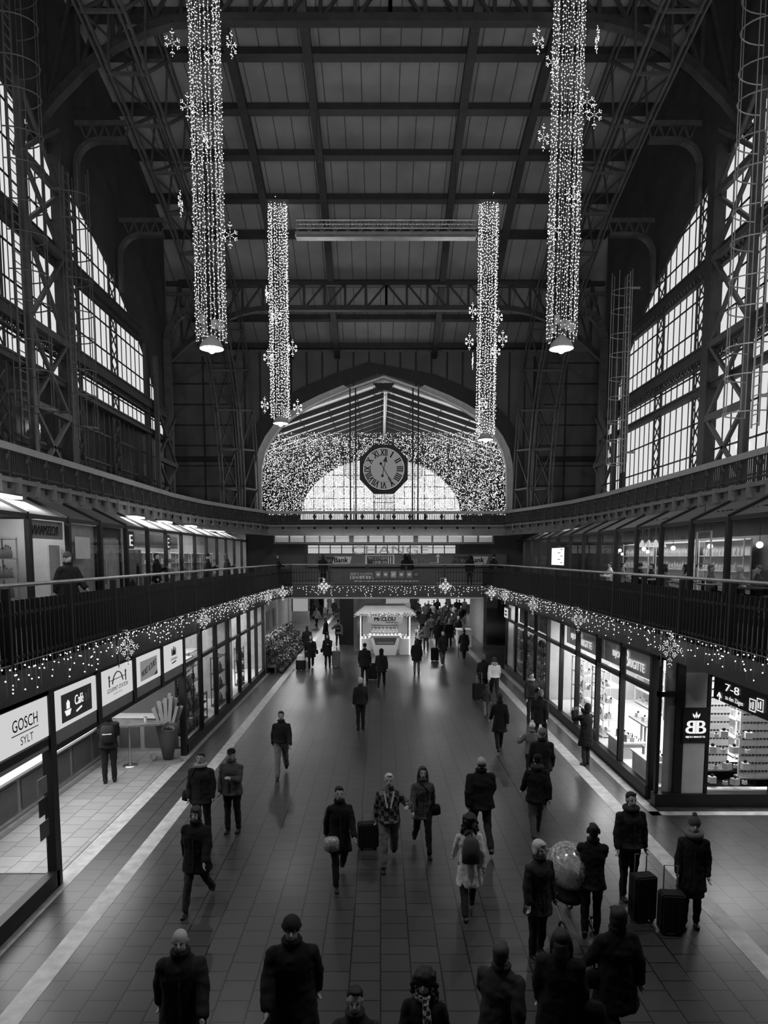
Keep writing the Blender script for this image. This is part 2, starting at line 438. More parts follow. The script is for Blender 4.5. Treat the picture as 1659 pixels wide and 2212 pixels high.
# portal brackets at the end of each window wall
for s, X0, nm in ((-1, WLX+.25, 'left'), (1, WRX-.25, 'right')):
    t = thing('portal_bracket', 'grey iron quarter-arch bracket at the far end of the %s' % ('windows above the drugstore' if s < 0 else 'windows above the restaurant'), 'bracket', (X0, 41.3, 7.6))
    pts = [(X0, 41.3, 7.6), (X0, 41.3, 17.8)] + [(X0-s*1.5*(1-math.cos(a)), 41.3, 17.8+1.9*math.sin(a)) for a in [i*PI/16 for i in range(1, 9)]] + [(X0-s*2.1, 41.3, 19.75)]
    m = MB()
    for p, q in zip(pts, pts[1:]): m.bar(p, q, .42, .3, (0, 1, 0))
    obj('arch_rib', m, 'iron2', t)
    m = MB(); xx = X0
    m.bar((X0, 41.3, 20.6), (X0-s*2.2, 41.3, 20.6), .12, .16)
    for i in range(4):
        a = X0-s*(.4+i*.4); m.bar((a, 41.3, 20.6), (a-s*.2, 41.3, 19.9), .06, .06); m.bar((a-s*.2, 41.3, 19.9), (a-s*.4, 41.3, 20.6), .06, .06)
    obj('lattice', m, 'iron2', t)
for s, X0, nm in ((-1, WLX+.2, 'drugstore side'), (1, WRX-.2, 'restaurant side')):
    for Y, zt, w in ((29.8, 22.4, 'nearer'), (34.4, 20.8, 'second')):
        t = thing('cross_bracket', '%s grey bracket high over the windows, reaching to the great arch truss, %s' % (w, nm), 'bracket', (X0, Y, archz(Y)-.4), None); zb = archz(Y)-.4; r = min(1.0, zt-zb-.1)
        pts = [(X0, Y, zb), (X0, Y, zt-r)]+[(X0-s*r*(1-math.cos(a)), Y, zt-r+r*math.sin(a)) for a in [i*PI/12 for i in range(1, 7)]]+[(X0-s*2.1, Y, zt)]
        m = MB()
        for p, q in zip(pts, pts[1:]): m.bar(p, q, .16, .3, (0, 1, 0))
        obj('arch_rib', m, 'iron2', t); m = MB().box(X0, X0-s*2.1, Y-.05, Y+.05, zt+.55, zt+.75)
        for i in range(4): a = X0-s*(.2+i*.5); m.bar((a, Y, zt+.6), (a-s*.25, Y, zt), .07); m.bar((a-s*.25, Y, zt), (a-s*.5, Y, zt+.6), .07)
        obj('lattice', m, 'iron2', t)
# ------------------------------------------------------------------ great arch trusses over the galleries
INN = [(42.5, 7.6), (42.7, 10), (42.0, 13.6), (40, 16.8), (37.2, 19.2), (33.6, 20.9), (28.8, 22.2), (23.7, 23.2), (16, 24), (6, 24.2)]
OUT = [(47.5, 7.6), (47.4, 10), (46.6, 14.6), (44.4, 18.3), (41.2, 20.9), (37.1, 22.9), (31.8, 24.4), (26.6, 25.4), (17, 26.2), (6, 26.3)]
def resamp(P, n):
    L = [0]
    for a, b in zip(P, P[1:]): L.append(L[-1]+math.dist(a, b))
    out = []
    for i in range(n+1):
        t = L[-1]*i/n; k = max(j for j in range(len(L)) if L[j] <= t+1e-9); k = min(k, len(P)-2)
        f = (t-L[k])/(L[k+1]-L[k]); out.append((P[k][0]+(P[k+1][0]-P[k][0])*f, P[k][1]+(P[k+1][1]-P[k][1])*f))
    return out
for X, s, lab in ((-9.6, -1, 'great riveted iron arch truss rising over the gallery with the drugstore doors'), (10.3, 1, 'great riveted iron arch truss rising over the gallery with the restaurant')):
    t = thing('arch_truss', lab, 'truss', (X, 45, 7.6)); n = 20
    I, O = resamp(INN, n), resamp(OUT, n)
    for nm, P in (('inner_chord', I), ('outer_chord', O)):
        for xo in (0, s*1.3):
            m = MB(); tie = P[0]; m.bar((X-xo-.1, *tie), (X-xo+.1, *tie), .06)
            for (a, b), (c, d) in zip(P, P[1:]):
                m.bar((X-xo-.09, a, b), (X-xo-.09, c, d), .16, .07, (1, 0, 0)); m.bar((X-xo+.09, a, b), (X-xo+.09, c, d), .16, .07, (1, 0, 0))
            for (a, b) in P[1:]: m.bar((X-xo-.1, a, b), (X-xo+.1, a, b), .05)
            obj(nm, m, 'iron2', t)
    m = MB()
    for i in range(n):
        for xo in (0, s*1.3):
            m.bar((X-xo, *I[i]), (X-xo, *O[i]), .1, .08, (1, 0, 0)); m.bar((X-xo, *I[i]), (X-xo, *O[i+1]), .07, .07, (1, 0, 0))
            if xo == 0: m.bar((X-xo, *O[i]), (X-xo, *I[i+1]), .06, .06, (1, 0, 0))
        m.bar((X, *I[i]), (X-s*1.3, *I[i]), .1, .1); m.bar((X, *O[i]), (X-s*1.3, *O[i]), .1, .1)
    obj('bracing', m, 'iron2', t)
    obj('foot', B(X-.4, X+.5, 42.2, 42.9, 7.6, 8.3), 'iron', t); obj('foot', B(X-.4, X+.5, 47.1, 47.8, 7.6, 8.3), 'iron', t)
# ------------------------------------------------------------------ far wall with the arch
HALF = [(265, 1113), (265, 1045), (264, 1010), (257, 978), (243, 950), (224, 924), (198, 901), (166, 881), (128, 862), (75, 840), (0, 814)]
def curve(dx, dy, Y, both=True):
    L = [aty(829.5-(a+dx), b-dy, Y) for a, b in HALF]; Rr = [aty(829.5+(a+dx), b-dy, Y) for a, b in reversed(HALF)]
    return L+Rr[1:]
op = curve(0, 0, YA)
m = MB()
for a, b in zip(op, op[1:]):
    if abs(a.x-b.x) < .02: continue
    v = [(a.x, YA, a.z), (b.x, YA, b.z), (b.x, YA, 22), (a.x, YA, 22)]; v += [(p[0], YA+.6, p[2]) for p in v]
    m.add(v, [(0,1,2,3), (7,6,5,4), (0,4,5,1)])
m.box(-15.6, op[0].x, YA, YA+.6, ZU-3.6, 22).box(op[-1].x, 16.3, YA, YA+.6, ZU-3.6, 22)
S('wall_far', m, 'wallpanel')
m = MB()                                                    # joints of the wall panels
for i in range(-27, 28):
    x = .3+i*1.12
    if abs(x-.3) < 10.6:
        zt = [p for p in op if abs(p.x-x) < 1.2]; zb = max([p.z for p in zt], default=8)+.2
        m.box(x-.06, x+.06, YA-.06, YA, zb, 20.3)
for s in (-1, 1):
    for k in range(9): m.box(s*10.8+.3, s*15.5+.3, YA-.07, YA, 7.9+k*1.45, 7.99+k*1.45)
    m.box(s*13+.3, s*13.12+.3, YA-.05, YA, 7.6, 20); m.box(s*10.7+.3, s*10.9+.3, YA-.2, YA, 7.6, 20)
    m.box(s*10.9+.3, s*15.5+.3, YA-.3, YA, 12.6, 12.95)
S('trim_5', m, 'darkwall')
m = MB(); out = curve(12, 6, YA); band = curve(34, 30, YA)
for a, b, c, d in zip(out, out[1:], band, band[1:]):        # dark arch band
    v = [(a.x, YA-.25, a.z), (b.x, YA-.25, b.z), (d.x, YA-.25, d.z), (c.x, YA-.25, c.z)]; v += [(p[0], YA, p[2]) for p in v]
    m.add(v, [(0,1,2,3), (0,4,5,1), (3,2,6,7)])
S('trim_6', m, 'iron')
m = MB(); inn = curve(0, 0, YA)
for i, (a, b, c, d) in enumerate(zip(inn, inn[1:], out, out[1:])):    # pale moulding
    if 8 < i < 11: continue
    v = [(a.x, YA-.12, a.z), (b.x, YA-.12, b.z), (d.x, YA-.35, d.z), (c.x, YA-.35, c.z)]; v += [(p[0], YA, p[2]) for p in v]
    m.add(v, [(0,1,2,3), (0,4,5,1), (3,2,6,7)])
for a, b in zip(inn, inn[1:]): m.bar((a.x, YA-.2, a.z), (b.x, YA-.2, b.z), .09, .09)
S('trim_7', m, 'cream')
# ------------------------------------------------------------------ hall beyond the arch: gabled roof, end window
Y2 = 74.0; RZ = 18.4; SL = .34
m = MB()
for s in (-1, 1):
    xe = .35+s*13.2; ze = RZ-SL*13.2
    v = [(.35, YA+.6, RZ), (xe, YA+.6, ze), (xe, Y2+.3, ze), (.35, Y2+.3, RZ)]; v += [(p[0], p[1], p[2]+.3) for p in v]
    m.add(v, [(0,1,2,3), (7,6,5,4), (0,4,5,1), (2,6,7,3), (1,5,6,2), (3,7,4,0)])
    m.box(xe, xe+s*.3, YA+.5, Y2+.3, ZU-.4, ze+.3)
m.box(-13, 13.6, YA+.3, YA+.6, RZ+.2, 20.4)
fr = S('ceiling_beyond_arch', m, 'offwhite')
Y = YA+1.6
while Y < Y2:
    m = MB()
    for s in (-1, 1): m.bar((.35, Y, RZ-.2), (.35+s*13.1, Y, RZ-SL*13.1-.2), .2, .32)
    for s in (-1, 1):
        for xx in (2.1, 4.3, 6.5, 8.7): m.bar((.35+s*xx, Y, RZ-SL*xx-.06), (.35+s*xx, min(Y+2.3, Y2), RZ-SL*xx-.06), .07, .07)
    obj('rafter', m, 'iron', fr); Y += 2.3
obj('ridge_beam', B(.25, .5, YA+.8, Y2, RZ-.5, RZ-.1), 'cream', fr)
S('floor_beyond_arch', B(-13.5, 13.8, YA, Y2+.5, ZU-.35, ZU), 'dgrey')
# end wall with a semicircular window
c0 = aty(823, 1110, Y2); rx = aty(1000, 1110, Y2).x-c0.x; zt = aty(823, 988, Y2).z; zb = c0.z-.6
half = lambda x: zb+(zt-zb)*math.sqrt(max(0, 1-((x-c0.x)/rx)**2))
m = MB(); n = 40
for i in range(n):
    a, b = c0.x-rx+2*rx*i/n, c0.x-rx+2*rx*(i+1)/n
    v = [(a, Y2, half(a)), (b, Y2, half(b)), (b, Y2, 19), (a, Y2, 19)]; m.add(v+[(p[0], Y2+.3, p[2]) for p in v], [(0,1,2,3), (7,6,5,4), (0,4,5,1)])
m.box(-13.5, c0.x-rx, Y2, Y2+.3, ZU-.3, 19).box(c0.x+rx, 14, Y2, Y2+.3, ZU-.3, 19).box(c0.x-rx, c0.x+rx, Y2, Y2+.3, ZU-.3, zb)
S('wall_beyond_arch', m, 'darkwall')
m = MB(); x = c0.x-rx+.5
while x < c0.x+rx: m.box(x-.035, x+.035, Y2-.05, Y2+.1, zb, half(x)); x += 1.06
for z in (zb+1.1, zb+2.2, zb+3.4, zb+4.6):
    w = rx*math.sqrt(max(0, 1-((z-zb)/(zt-zb))**2)); m.box(c0.x-w, c0.x+w, Y2-.05, Y2+.1, z-.035, z+.035)
for i in range(n):
    a, b = c0.x-rx+2*rx*i/n, c0.x-rx+2*rx*(i+1)/n; m.bar((a, Y2-.05, half(a)), (b, Y2-.05, half(b)), .2, .2)
w3 = S('window_3', m, 'iron')
m = MB()
for i in range(n):
    a, b = c0.x-rx+2*rx*i/n, c0.x-rx+2*rx*(i+1)/n; m.add([(a, Y2+.15, zb), (b, Y2+.15, zb), (b, Y2+.15, half(b)), (a, Y2+.15, half(a))], [(0,1,2,3)])
obj('pane', m, 'winglass', w3)
# ------------------------------------------------------------------ galleries
def slab(name, poly, z0, z1, mt): return S(name, MB().prism(poly, (0, 0, z0), (1, 0, 0), (0, 1, 0), (0, 0, z1-z0)), mt)
LP_ = [(XL, -4), (XL, 34.5), (XL+.15, 36.5), (XL+.6, YB)]
RP_ = [(XR, -4), (XR, 34.5), (XR-.15, 36.5), (XR-.6, YB)]
slab('floor_left_gallery', [(WLX, -4)]+LP_+[(XL+.6, 78), (WLX, 78)], 3.5, ZG, 'fascia')
slab('floor_right_gallery', [(WRX, -4)]+RP_+[(XR-.6, 78), (WRX, 78)], 3.5, ZG, 'fascia')
slab('floor_bridge', [(XL+.6, YB), (XR-.6, YB), (XR-.6, 78), (XL+.6, 78)], 3.5, ZG, 'fascia')
S('trim_8', B(XL+.6, XR-.6, YB-.06, YB, 3.42, 3.5), 'offwhite')
ULP = [(UL, -4), (UL, 32), (UL+.35, 36), (UL+1.2, 40), (UL+2.0, 43), (UL+2.3, 44.5)]
URP = [(UR, -4), (UR, 32), (UR-.35, 36), (UR-1.2, 40), (UR-2.0, 43), (UR-2.3, 44.5)]
slab('floor_upper_left', [(WLX, -4)]+ULP+[(UL+2.3, YA+.3), (-15.5, YA+.3), (WLX, 42)], 7.2, ZU, 'upfascia')
slab('floor_upper_right', [(WRX, -4)]+URP+[(UR-2.3, YA+.3), (16.1, YA+.3), (WRX, 42)], 7.2, ZU, 'upfascia')
slab('floor_upper_bridge', [(UL+2.3, 44.5), (UR-2.3, 44.5), (UR-2.3, YA+.3), (UL+2.3, YA+.3)], 7.2, ZU, 'upfascia')
def cornice(name, P, s):
    m = MB()
    for (a, b), (c, d) in zip(P, P[1:]):
        m.bar((a, b, 7.66), (c, d, 7.66), .22, .12)
        m.bar((a, b, 7.12), (c, d, 7.12), .3, .16)
        L = math.dist((a, b), (c, d)); k = max(1, int(L/.95))
        for i in range(k):
            x, y = a+(c-a)*i/k, b+(d-b)*i/k; m.box(x-.09-s*.05, x+.09-s*.05, y-.05, y+.05, 7.32, 7.75)
    S(name, m, 'upfascia')
cornice('trim_9', ULP, -1); cornice('trim_10', URP, 1); cornice('trim_11', [ULP[-1], URP[-1]], 0)
# balustrades -----------------------------------------------------
def walk(P, step):
    out = []; 
    for (a, b), (c, d) in zip(P, P[1:]):
        L = math.dist((a, b), (c, d)); k = max(1, round(L/step))
        for i in range(k): out.append(((a+(c-a)*i/k, b+(d-b)*i/k), (a+(c-a)*(i+1)/k, b+(d-b)*(i+1)/k)))
    return out
def lower_railing(P, label, side):
    P = [(x+side*.06, y) for x, y in P if y > 3] if side else P
    if side and P[0][1] > 6: P = [(P[0][0], 6.0)]+P
    t = thing('gallery_railing', label, 'railing', (P[0][0], P[0][1], ZG))
    obj('handrail', MB().tube([(x, y, 5.28) for x, y in P], .032, 8), 'steel', t)
    for (a, b) in walk(P, 2.1):
        obj('post', MB().bar((*a, ZG), (*a, 5.24), .11, .07), 'black', t)
        L = math.dist(a, b); n = max(2, int(L/.155)); m = MB(); ux, uy = (b[0]-a[0])/L, (b[1]-a[1])/L
        for i in range(1, n):
            x, y = a[0]+ux*L*i/n, a[1]+uy*L*i/n
            m.bar((x, y, 4.0), (x, y, 5.06), .06, .03, (ux, uy, 0))
        m.bar((*a, 4.86), (*b, 4.86), .03, .05); m.bar((*a, 4.2), (*b, 4.2), .03, .05)
        obj('slat_panel', m, 'black', t)
    return t
lower_railing(LP_, 'black slatted railing with bright handrail in front of the drugstore gallery', 1)
lower_railing(RP_, 'black slatted railing with bright handrail in front of the restaurant gallery', -1)
lower_railing([(XL+.6, YB+.02), (XR-.6, YB+.02)], 'slatted railing of the footbridge that carries the musical banner', 0)
def upper_railing(P, label):
    t = thing('gallery_balustrade', label, 'balustrade', (P[0][0], P[0][1], ZU))
    P = [(x, max(y, 4)) for x, y in P]
    m = MB()
    for p, q in zip(P, P[1:]): m.bar((*p, 8.5), (*q, 8.5), .16, .18)
    obj('top_rail', m, 'grey', t)
    for (a, b) in walk(P, 1.0):
        m = MB(); m2 = MB(); m.bar((*a, 7.86), (*b, 7.86), .05, .06)
        m2.bar((*a, 7.45), (*a, 8.42), .12, .1); m2.ell((a[0], a[1], 8.24), (.1, .1, .12), 8, 6); m2.ell((a[0], a[1], 7.86), (.09, .09, .07), 8, 4)
        L = math.dist(a, b); n = 9
        for i in range(1, n):
            x, y = a[0]+(b[0]-a[0])*i/n, a[1]+(b[1]-a[1])*i/n; m.bar((x, y, 7.72), (x, y, 8.42), .035, .035)
        obj('baluster_panel', m, 'iron', t); obj('post', m2, 'iron', t)
upper_railing(ULP, 'ornate iron balustrade of the upper gallery above the drugstore'); upper_railing(URP, 'ornate iron balustrade of the upper gallery above the restaurant')
upper_railing([ULP[-1], URP[-1]], 'ornate iron balustrade of the upper footbridge in front of the big clock')
# dark house outside that hides the lower panes of the left windows
obj('house_outside', B(-18.5, -16.8, 5, 80, 0, 14.6).box(-18.6, -16.7, 5, 80, 14.4, 14.6).box(-16.8, -16.7, 5, 80, 11, 11.2), 'dgrey', label='dark building standing outside behind the lower panes of the window wall', cat='building')
# ------------------------------------------------------------------ world and render look
w = bpy.data.worlds.new('overcast_sky'); SC.world = w; w.use_nodes = True
w.node_tree.nodes['Background'].inputs[0].default_value = (1, 1, 1, 1); w.node_tree.nodes['Background'].inputs[1].default_value = .8
SC.view_settings.view_transform = 'Standard'; SC.view_settings.look = 'None'; SC.view_settings.exposure = 0; SC.view_settings.gamma = 1
SC.view_settings.use_curve_mapping = False
cy = SC.cycles
cy.max_bounces = 5; cy.diffuse_bounces = 3; cy.glossy_bounces = 3; cy.transparent_max_bounces = 12; cy.transmission_bounces = 4
cy.caustics_reflective = False; cy.caustics_refractive = False; cy.sample_clamp_indirect = 2.0
cy.use_denoising = True
LAMPS = []
def area(name, loc, sx, sy, power, rot=(0, 0, 0), spread=PI):
    l = bpy.data.lights.new(name, 'AREA'); l.shape = 'RECTANGLE'; l.size = sx; l.size_y = sy; l.energy = power; l.spread = spread
    o = link(bpy.data.objects.new(name, l)); o.location = loc; o.rotation_euler = rot; return o
def point(name, loc, power, r=.1):
    l = bpy.data.lights.new(name, 'POINT'); l.energy = power; l.shadow_soft_size = r
    o = link(bpy.data.objects.new(name, l)); o.location = loc; return o
# ================================================================== light columns, curtain, garlands
def flake_mb(r, br, n=8, per=6, seed=1):
    "lighting star in its own XZ plane: arms with side twigs, a bulb every few centimetres"
    rn = random.Random(seed); m = MB(); w = MB()
    for k in range(n):
        a = 2*PI*k/n+PI/2; L = r*(.72 if n == 6 else 1.0 if k % 2 == 0 else .62)*(1.6 if n == 6 and k % 3 == 0 else 1.25 if k in (0, n//2) else 1)
        d = Vector((math.cos(a), 0, math.sin(a))); w.bar((0, 0, 0), d*L, .012, .012, (0, 1, 0))
        for i in range(1, per+1): m.octa(d*L*i/per, br)
        for q in ((.65,) if n == 6 else (.5, .75)):
            for s in (-1, 1):
                e = Vector((math.cos(a+s*.8), 0, math.sin(a+s*.8))); p = d*L*q; w.bar(p, p+e*r*.22, .01, .01, (0, 1, 0))
                m.octa(p+e*r*.11, br); m.octa(p+e*r*.22, br)
    return m, w
def strand_data(L, seed, br, step):
    rn = random.Random(seed); m = MB(); m.k = 0; m.tube([(0, 0, 0), (rn.uniform(-.02, .02), 0, -L/2), (0, 0, -L)], .006, 4); m.k = 1; z = rn.uniform(0, step)
    while z < L:
        m.octa((rn.uniform(-.035, .035), rn.uniform(-.035, .035), -z), br); z += step*rn.uniform(.6, 1.4)
    return m
def light_column(label, px, ptop, pbot, Y, br, step, stars, lamp=True, n=22, led='led', wr=.54):
    bt = aty(px, pbot, Y); top = aty(px, ptop, Y).z; L = top-bt.z
    t = thing('light_column', label, 'festive light', (bt.x, Y, bt.z), 'columns of fairy lights hanging from the roof')
    obj('hoop', MB().torus((bt.x, Y, top), wr, .02).torus((bt.x, Y, top+.25), wr*1.5, .012).torus((bt.x, Y, top-.12), wr, .012), 'steel', t)
    m = MB().tube([(bt.x, Y, top+.7), (bt.x, Y, roofz(Y)-.3)], .012, 5)
    for k in range(4): m.bar((bt.x, Y, top+.7), (bt.x+wr*math.cos(k*PI/2), Y+wr*math.sin(k*PI/2), top), .014)
    obj('hanger', m, 'iron', t)
    D = [strand_data(L, 11+i+int(px), br, step).data('strand', ['wire', led]) for i in range(5)]
    for k in range(n):
        a = 2*PI*k/n+.1; rr = wr*(1 if k % 3 else .8)
        o = link(bpy.data.objects.new('light_strand', D[k % 5])); o.parent = t; o.location = (rr*math.cos(a), rr*math.sin(a), L); o.rotation_euler = (0, 0, a*3)
    sm, sw = flake_mb(.38, br*.85, 6, 4); b1 = MB(); b1.k = 0; b1.join(sw); nn = len(b1.f); b1.join(sm); b1.m = [0]*nn+[1]*(len(b1.f)-nn)
    d = b1.data('star', ['wire', led])
    for (x, y, ang) in stars:
        p = aty(x, y, Y); o = link(bpy.data.objects.new('light_star', d)); o.parent = t; o.rotation_euler = (0, 0, R(ang))
        off = .0 if abs(p.x-bt.x) > wr else -wr*.9
        o.location = (p.x-bt.x, off, p.z-bt.z)
    if lamp:
        z = bt.z-.2; m = MB(); m.smooth = True; m.lathe(bt.x, Y, [(.06, z+.42), (.12, z+.4), (.2, z+.3), (.32, z+.2), (.42, z+.02), (.44, z-.06), (.41, z-.05), (.3, z+.14), (.1, z+.3)])
        ls = obj('lamp_shade', m, 'grey', t)
        m = MB(); m.smooth = True; m.ell((bt.x, Y, z-.05), (.15, .15, .17)); obj('bulb', m, 'lampglow', ls)
        m = MB()
        for k in range(5):
            a = k*1.3; m.box(bt.x+.33*math.cos(a)-.09, bt.x+.33*math.cos(a)+.09, Y+.3*math.sin(a)-.06, Y+.3*math.sin(a)+.06, z+.55+.2*(k % 2), z+.85+.2*(k % 2))
        obj('floodlight_cluster', m, 'galv', t)
        point('column_lamp', (bt.x, Y, bt.z-.45), LAMP_W, .15)
    return t
LAMP_W = 260
light_column('long light column nearest the tall ladder cages, its lamp glowing at the foot', 457, -90, 738, 26.0, .021, .15,
    [(372, 92, 20), (500, 97, 60), (468, 145, 10), (405, 230, 30), (390, 440, 88), (497, 508, 15), (452, 320, 85)])
light_column('long light column before the arch truss on the restaurant side', 1213, -90, 738, 26.0, .021, .15,
    [(1163, 88, 30), (1290, 85, 88), (1193, 135, 20), (1268, 220, 5), (1284, 248, 0), (1174, 297, 30), (1230, 440, 10), (1190, 510, 10)])
light_column('short far light column ending beside the dark shoulder of the clock arch', 606, 398, 905, 40.5, .03, .16,
    [(576, 635, 85), (632, 752, 20), (579, 772, 10), (572, 875, 45), (643, 880, 20), (600, 690, 0)])
light_column('short far light column with the open hoop at its top, ending over the curtain of lights', 1049, 412, 940, 40.5, .03, .16,
    [(1021, 672, 30), (1077, 685, 20), (1086, 732, 5), (1014, 738, 20), (1021, 780, 88), (1040, 878, 10), (1068, 765, 10)])
# curtain of lights in the arch
rn = random.Random(3); YC = YA+.3; m = MB(); m.k = 1
def inarch(dx, py):
    dx = abs(dx)
    for (a, b), (c, d) in zip(HALF, HALF[1:]):
        if c <= dx <= a and a != c: return py > b+(d-b)*(a-dx)/(a-c)+6
    return dx < 262
while len(m.v) < 6*11500:
    px = rn.uniform(567, 1092); py = rn.uniform(934, 1113)
    if rn.random() > .75+.5*math.sin(px*.11)**2: continue
    if not inarch(px-829.5, py) or (py < 946 and rn.random() < .5): continue
    p = aty(px, py, YC); m.octa((p.x, YC+rn.uniform(-.05, .05), p.z), .026)
m.k = 0
for i in range(110):
    p = aty(568+i*4.76, 1113, YC); q = aty(568+i*4.76, 938, YC)
    if inarch(568+i*4.76-829.5, 950): m.box(p.x-.006, p.x+.006, YC-.006, YC+.006, p.z, q.z)
p, q = aty(576, 937, YC), aty(1082, 937, YC); m.bar(p, q, .03)
obj('light_curtain', m, ['wire', 'ledfar'], label='dense curtain of tiny fairy lights filling the arch behind the station clock', cat='fairy lights', kind='stuff')
# garlands along the edges of the lower galleries
def garland(P, label, off, br, dens, seed):
    rn = random.Random(seed); m = MB()
    for (a, b), (c, d) in zip(P, P[1:]):
        L = math.dist((a, b), (c, d)); s = 0; m.k = 0; m.bar((a+off[0], b+off[1], 4.12), (c+off[0], d+off[1], 4.12), .012)
        while s < L:
            x, y = a+(c-a)*s/L+off[0], b+(d-b)*s/L+off[1]; D = rn.choice((.15, .25, .35, .45, .55))
            m.k = 0; m.box(x-.003, x+.003, y-.003, y+.003, 4.12-D, 4.12); m.k = 1; z = rn.uniform(.0, .1)
            while z < D:
                m.octa((x+rn.uniform(-.07, .07)*(1 if off[1] else .3), y+rn.uniform(-.14, .14)*(0 if off[1] else 1), 4.1-z), br); z += rn.uniform(.08, .2)
            s += rn.uniform(.6, 1.5)*dens
    m.k = 0; m.bar((P[0][0]+off[0], P[0][1]+off[1], 4.12), (P[0][0]+off[0], P[0][1]+off[1]+.01, 4.12), .01)
    return obj('icicle_garland', m, ['wire', 'led'], label=label, cat='fairy lights', kind='stuff')
def clip(P, y0): return [(P[0][0], y0)]+[p for p in P if p[1] > y0]
garland(clip(LP_, 8), 'icicle fairy lights along the gallery edge above the food signs', (.1, 0), .015, .15, 5)
garland(clip(RP_, 8), 'icicle fairy lights along the gallery edge above the jewellery shop', (-.1, 0), .015, .15, 6)
garland([(XL+.6, YB), (XR-.6, YB)], 'icicle fairy lights hanging below the musical banner', (0, -.12), .022, .17, 7)
def star(x, y, z, rot, r, label, br=.011):
    t = thing('light_star', label, 'festive light', (x, y, z), 'light stars on the gallery edges', rot)
    a, b = flake_mb(r, br); part('bulbs', a, 'led', t); part('frame', b.box(-r*.8, -r*.77, .0, .03, -r*1.3, r*1.3).box(-r*.8, 0, 0, .03, r*1.25, r*1.3), 'steel', t)
for k, (y, l) in enumerate(((14.6, 'light star over the lit Gourmet-Station sign'), (21.0, 'light star over the shop window past the castle sign'), (27.2, 'light star over the shop with the oval poster'), (33.2, 'light star over the flower stall'))):
    star(XL+.14, y, 3.78, R(62), .3, l)
for k, (y, l) in enumerate(((14.4, 'light star over the corner of the jewellery shop'), (21.2, 'light star over the second jewellery shop sign'), (27.6, 'light star over the plant shop window'), (33.8, 'light star over the last shop window before the white stand'))):
    star(XR-.14, y, 3.78, R(-62), .3, l)
for x, l in ((700, 'light star below the bridge railing on the flower stall side'), (962, 'light star below the bridge railing on the crowd side')):
    p = aty(x, 1266, YB-.2); star(p.x, YB-.25, p.z, 0, .34, l, .015)
for x, y, s, l in ((XL+.35, 36.6, 1, 'light star at the bend of the gallery, flower stall side'), (XR-.35, 36.6, -1, 'light star at the bend of the gallery, white stand side')):
    star(x, y, 3.8, R(40*s), .32, l, .014)
# ================================================================== silver lighting truss
a, b = aty(640, 497, 34.5), aty(1028, 497, 34.5); t = thing('lighting_truss', 'silver box truss hanging across the middle of the hall', 'truss', ((a.x+b.x)/2, 34.5, a.z-.4)); zc = a.z
m = MB()
for z in (zc, zc+.36):
    for y in (34.3, 34.7): m.tube([(a.x, y, z), (b.x, y, z)], .03, 6)
obj('chord', m, 'galv', t); m = MB(); n = 14
for i in range(n):
    x0, x1 = a.x+(b.x-a.x)*i/n, a.x+(b.x-a.x)*(i+1)/n
    for y in (34.3, 34.7): m.bar((x0, y, zc), ((x0+x1)/2, y, zc+.36), .03); m.bar(((x0+x1)/2, y, zc+.36), (x1, y, zc), .03); m.bar((x0, y, zc), (x0, y, zc+.36), .025)
obj('lattice', m, 'galv', t)
obj('light_rail', B(a.x-.05, b.x+.05, 34.35, 34.65, zc-.28, zc-.12).box(a.x, b.x, 34.3, 34.7, zc-.4, zc-.33), 'galv', t)
m = MB()
for x in (a.x+1, b.x-1): m.tube([(x, 34.5, zc+.36), (x, 34.5, roofz(34.5)-.3)], .01, 4)
obj('cable', m, 'iron', t)
# ================================================================== clock
YK = 50.4; c = aty(829, 1013, YK); t = thing('station_clock', 'large octagonal station clock with roman numerals at about twelve twenty-five', 'clock', (c.x, YK, ZU))
h = 1.72; q = h*.42; octp = [(-h, -q), (-q, -h), (q, -h), (h, -q), (h, q), (q, h), (-q, h), (-h, q)]
obj('case', MB().prism(octp, (c.x, YK, c.z), (1, 0, 0), (0, 0, 1), (0, .55, 0)), 'iron', t)
m = MB(); m.tube([(c.x, YK-.03, c.z), (c.x, YK+.01, c.z)], 1.45, 48); face = obj('face', m, 'clockface' if 'clockface' in M else 'offwhite', t)
obj('rim', MB().torus((c.x, YK-.03, c.z), 1.45, .03, 'y', 48), 'steel', t)
for k, s in enumerate(('XII', 'I', 'II', 'III', 'IIII', 'V', 'VI', 'VII', 'VIII', 'IX', 'X', 'XI')):
    a = -k*PI/6; u = Vector((math.cos(a), 0, math.sin(a))); v = Vector((-math.sin(a), 0, math.cos(a)))
    w = {'I': .07, 'II': .2, 'III': .33, 'IIII': .46, 'V': .28, 'VI': .38, 'VII': .48, 'VIII': .58, 'IX': .38, 'X': .3, 'XI': .38, 'XII': .5}[s]
    o = Vector((c.x, YK-.05, c.z))+v*.93-u*w/2; m = text(MB(), s, o, u, v, w, .44, (0, 0, 0), 0, .012)
    for z in (0, .42): m.add([o+v*z-u*.03, o+v*z+u*(w+.03), o+v*(z+.03)+u*(w+.03), o+v*(z+.03)-u*.03], [(0, 1, 2, 3)])
    obj('numeral', m, 'letter', face)
def hand(nm, ang, L, tail, w, spade):
    d = Vector((math.sin(ang), 0, math.cos(ang))); s = Vector((d.z, 0, -d.x)); o = Vector((c.x, YK-.1, c.z)); m = MB().bar(o-d*tail, o+d*L, w, .03, (0, 1, 0))
    m.prism([(0, 0), (spade, -.05), (spade*.3, .3), (0, .42), (-spade*.3, .3), (-spade, -.05)] if spade > .1 else [(0, -.3), (.07, 0), (.02, .3), (-.02, .3), (-.07, 0)], o+d*(L-(.3 if spade > .1 else .5)), s, d, (0, .03, 0)); m.ell(o-d*tail, (.1, .03, .1), 10, 6)
    obj(nm, m, 'letter', t)
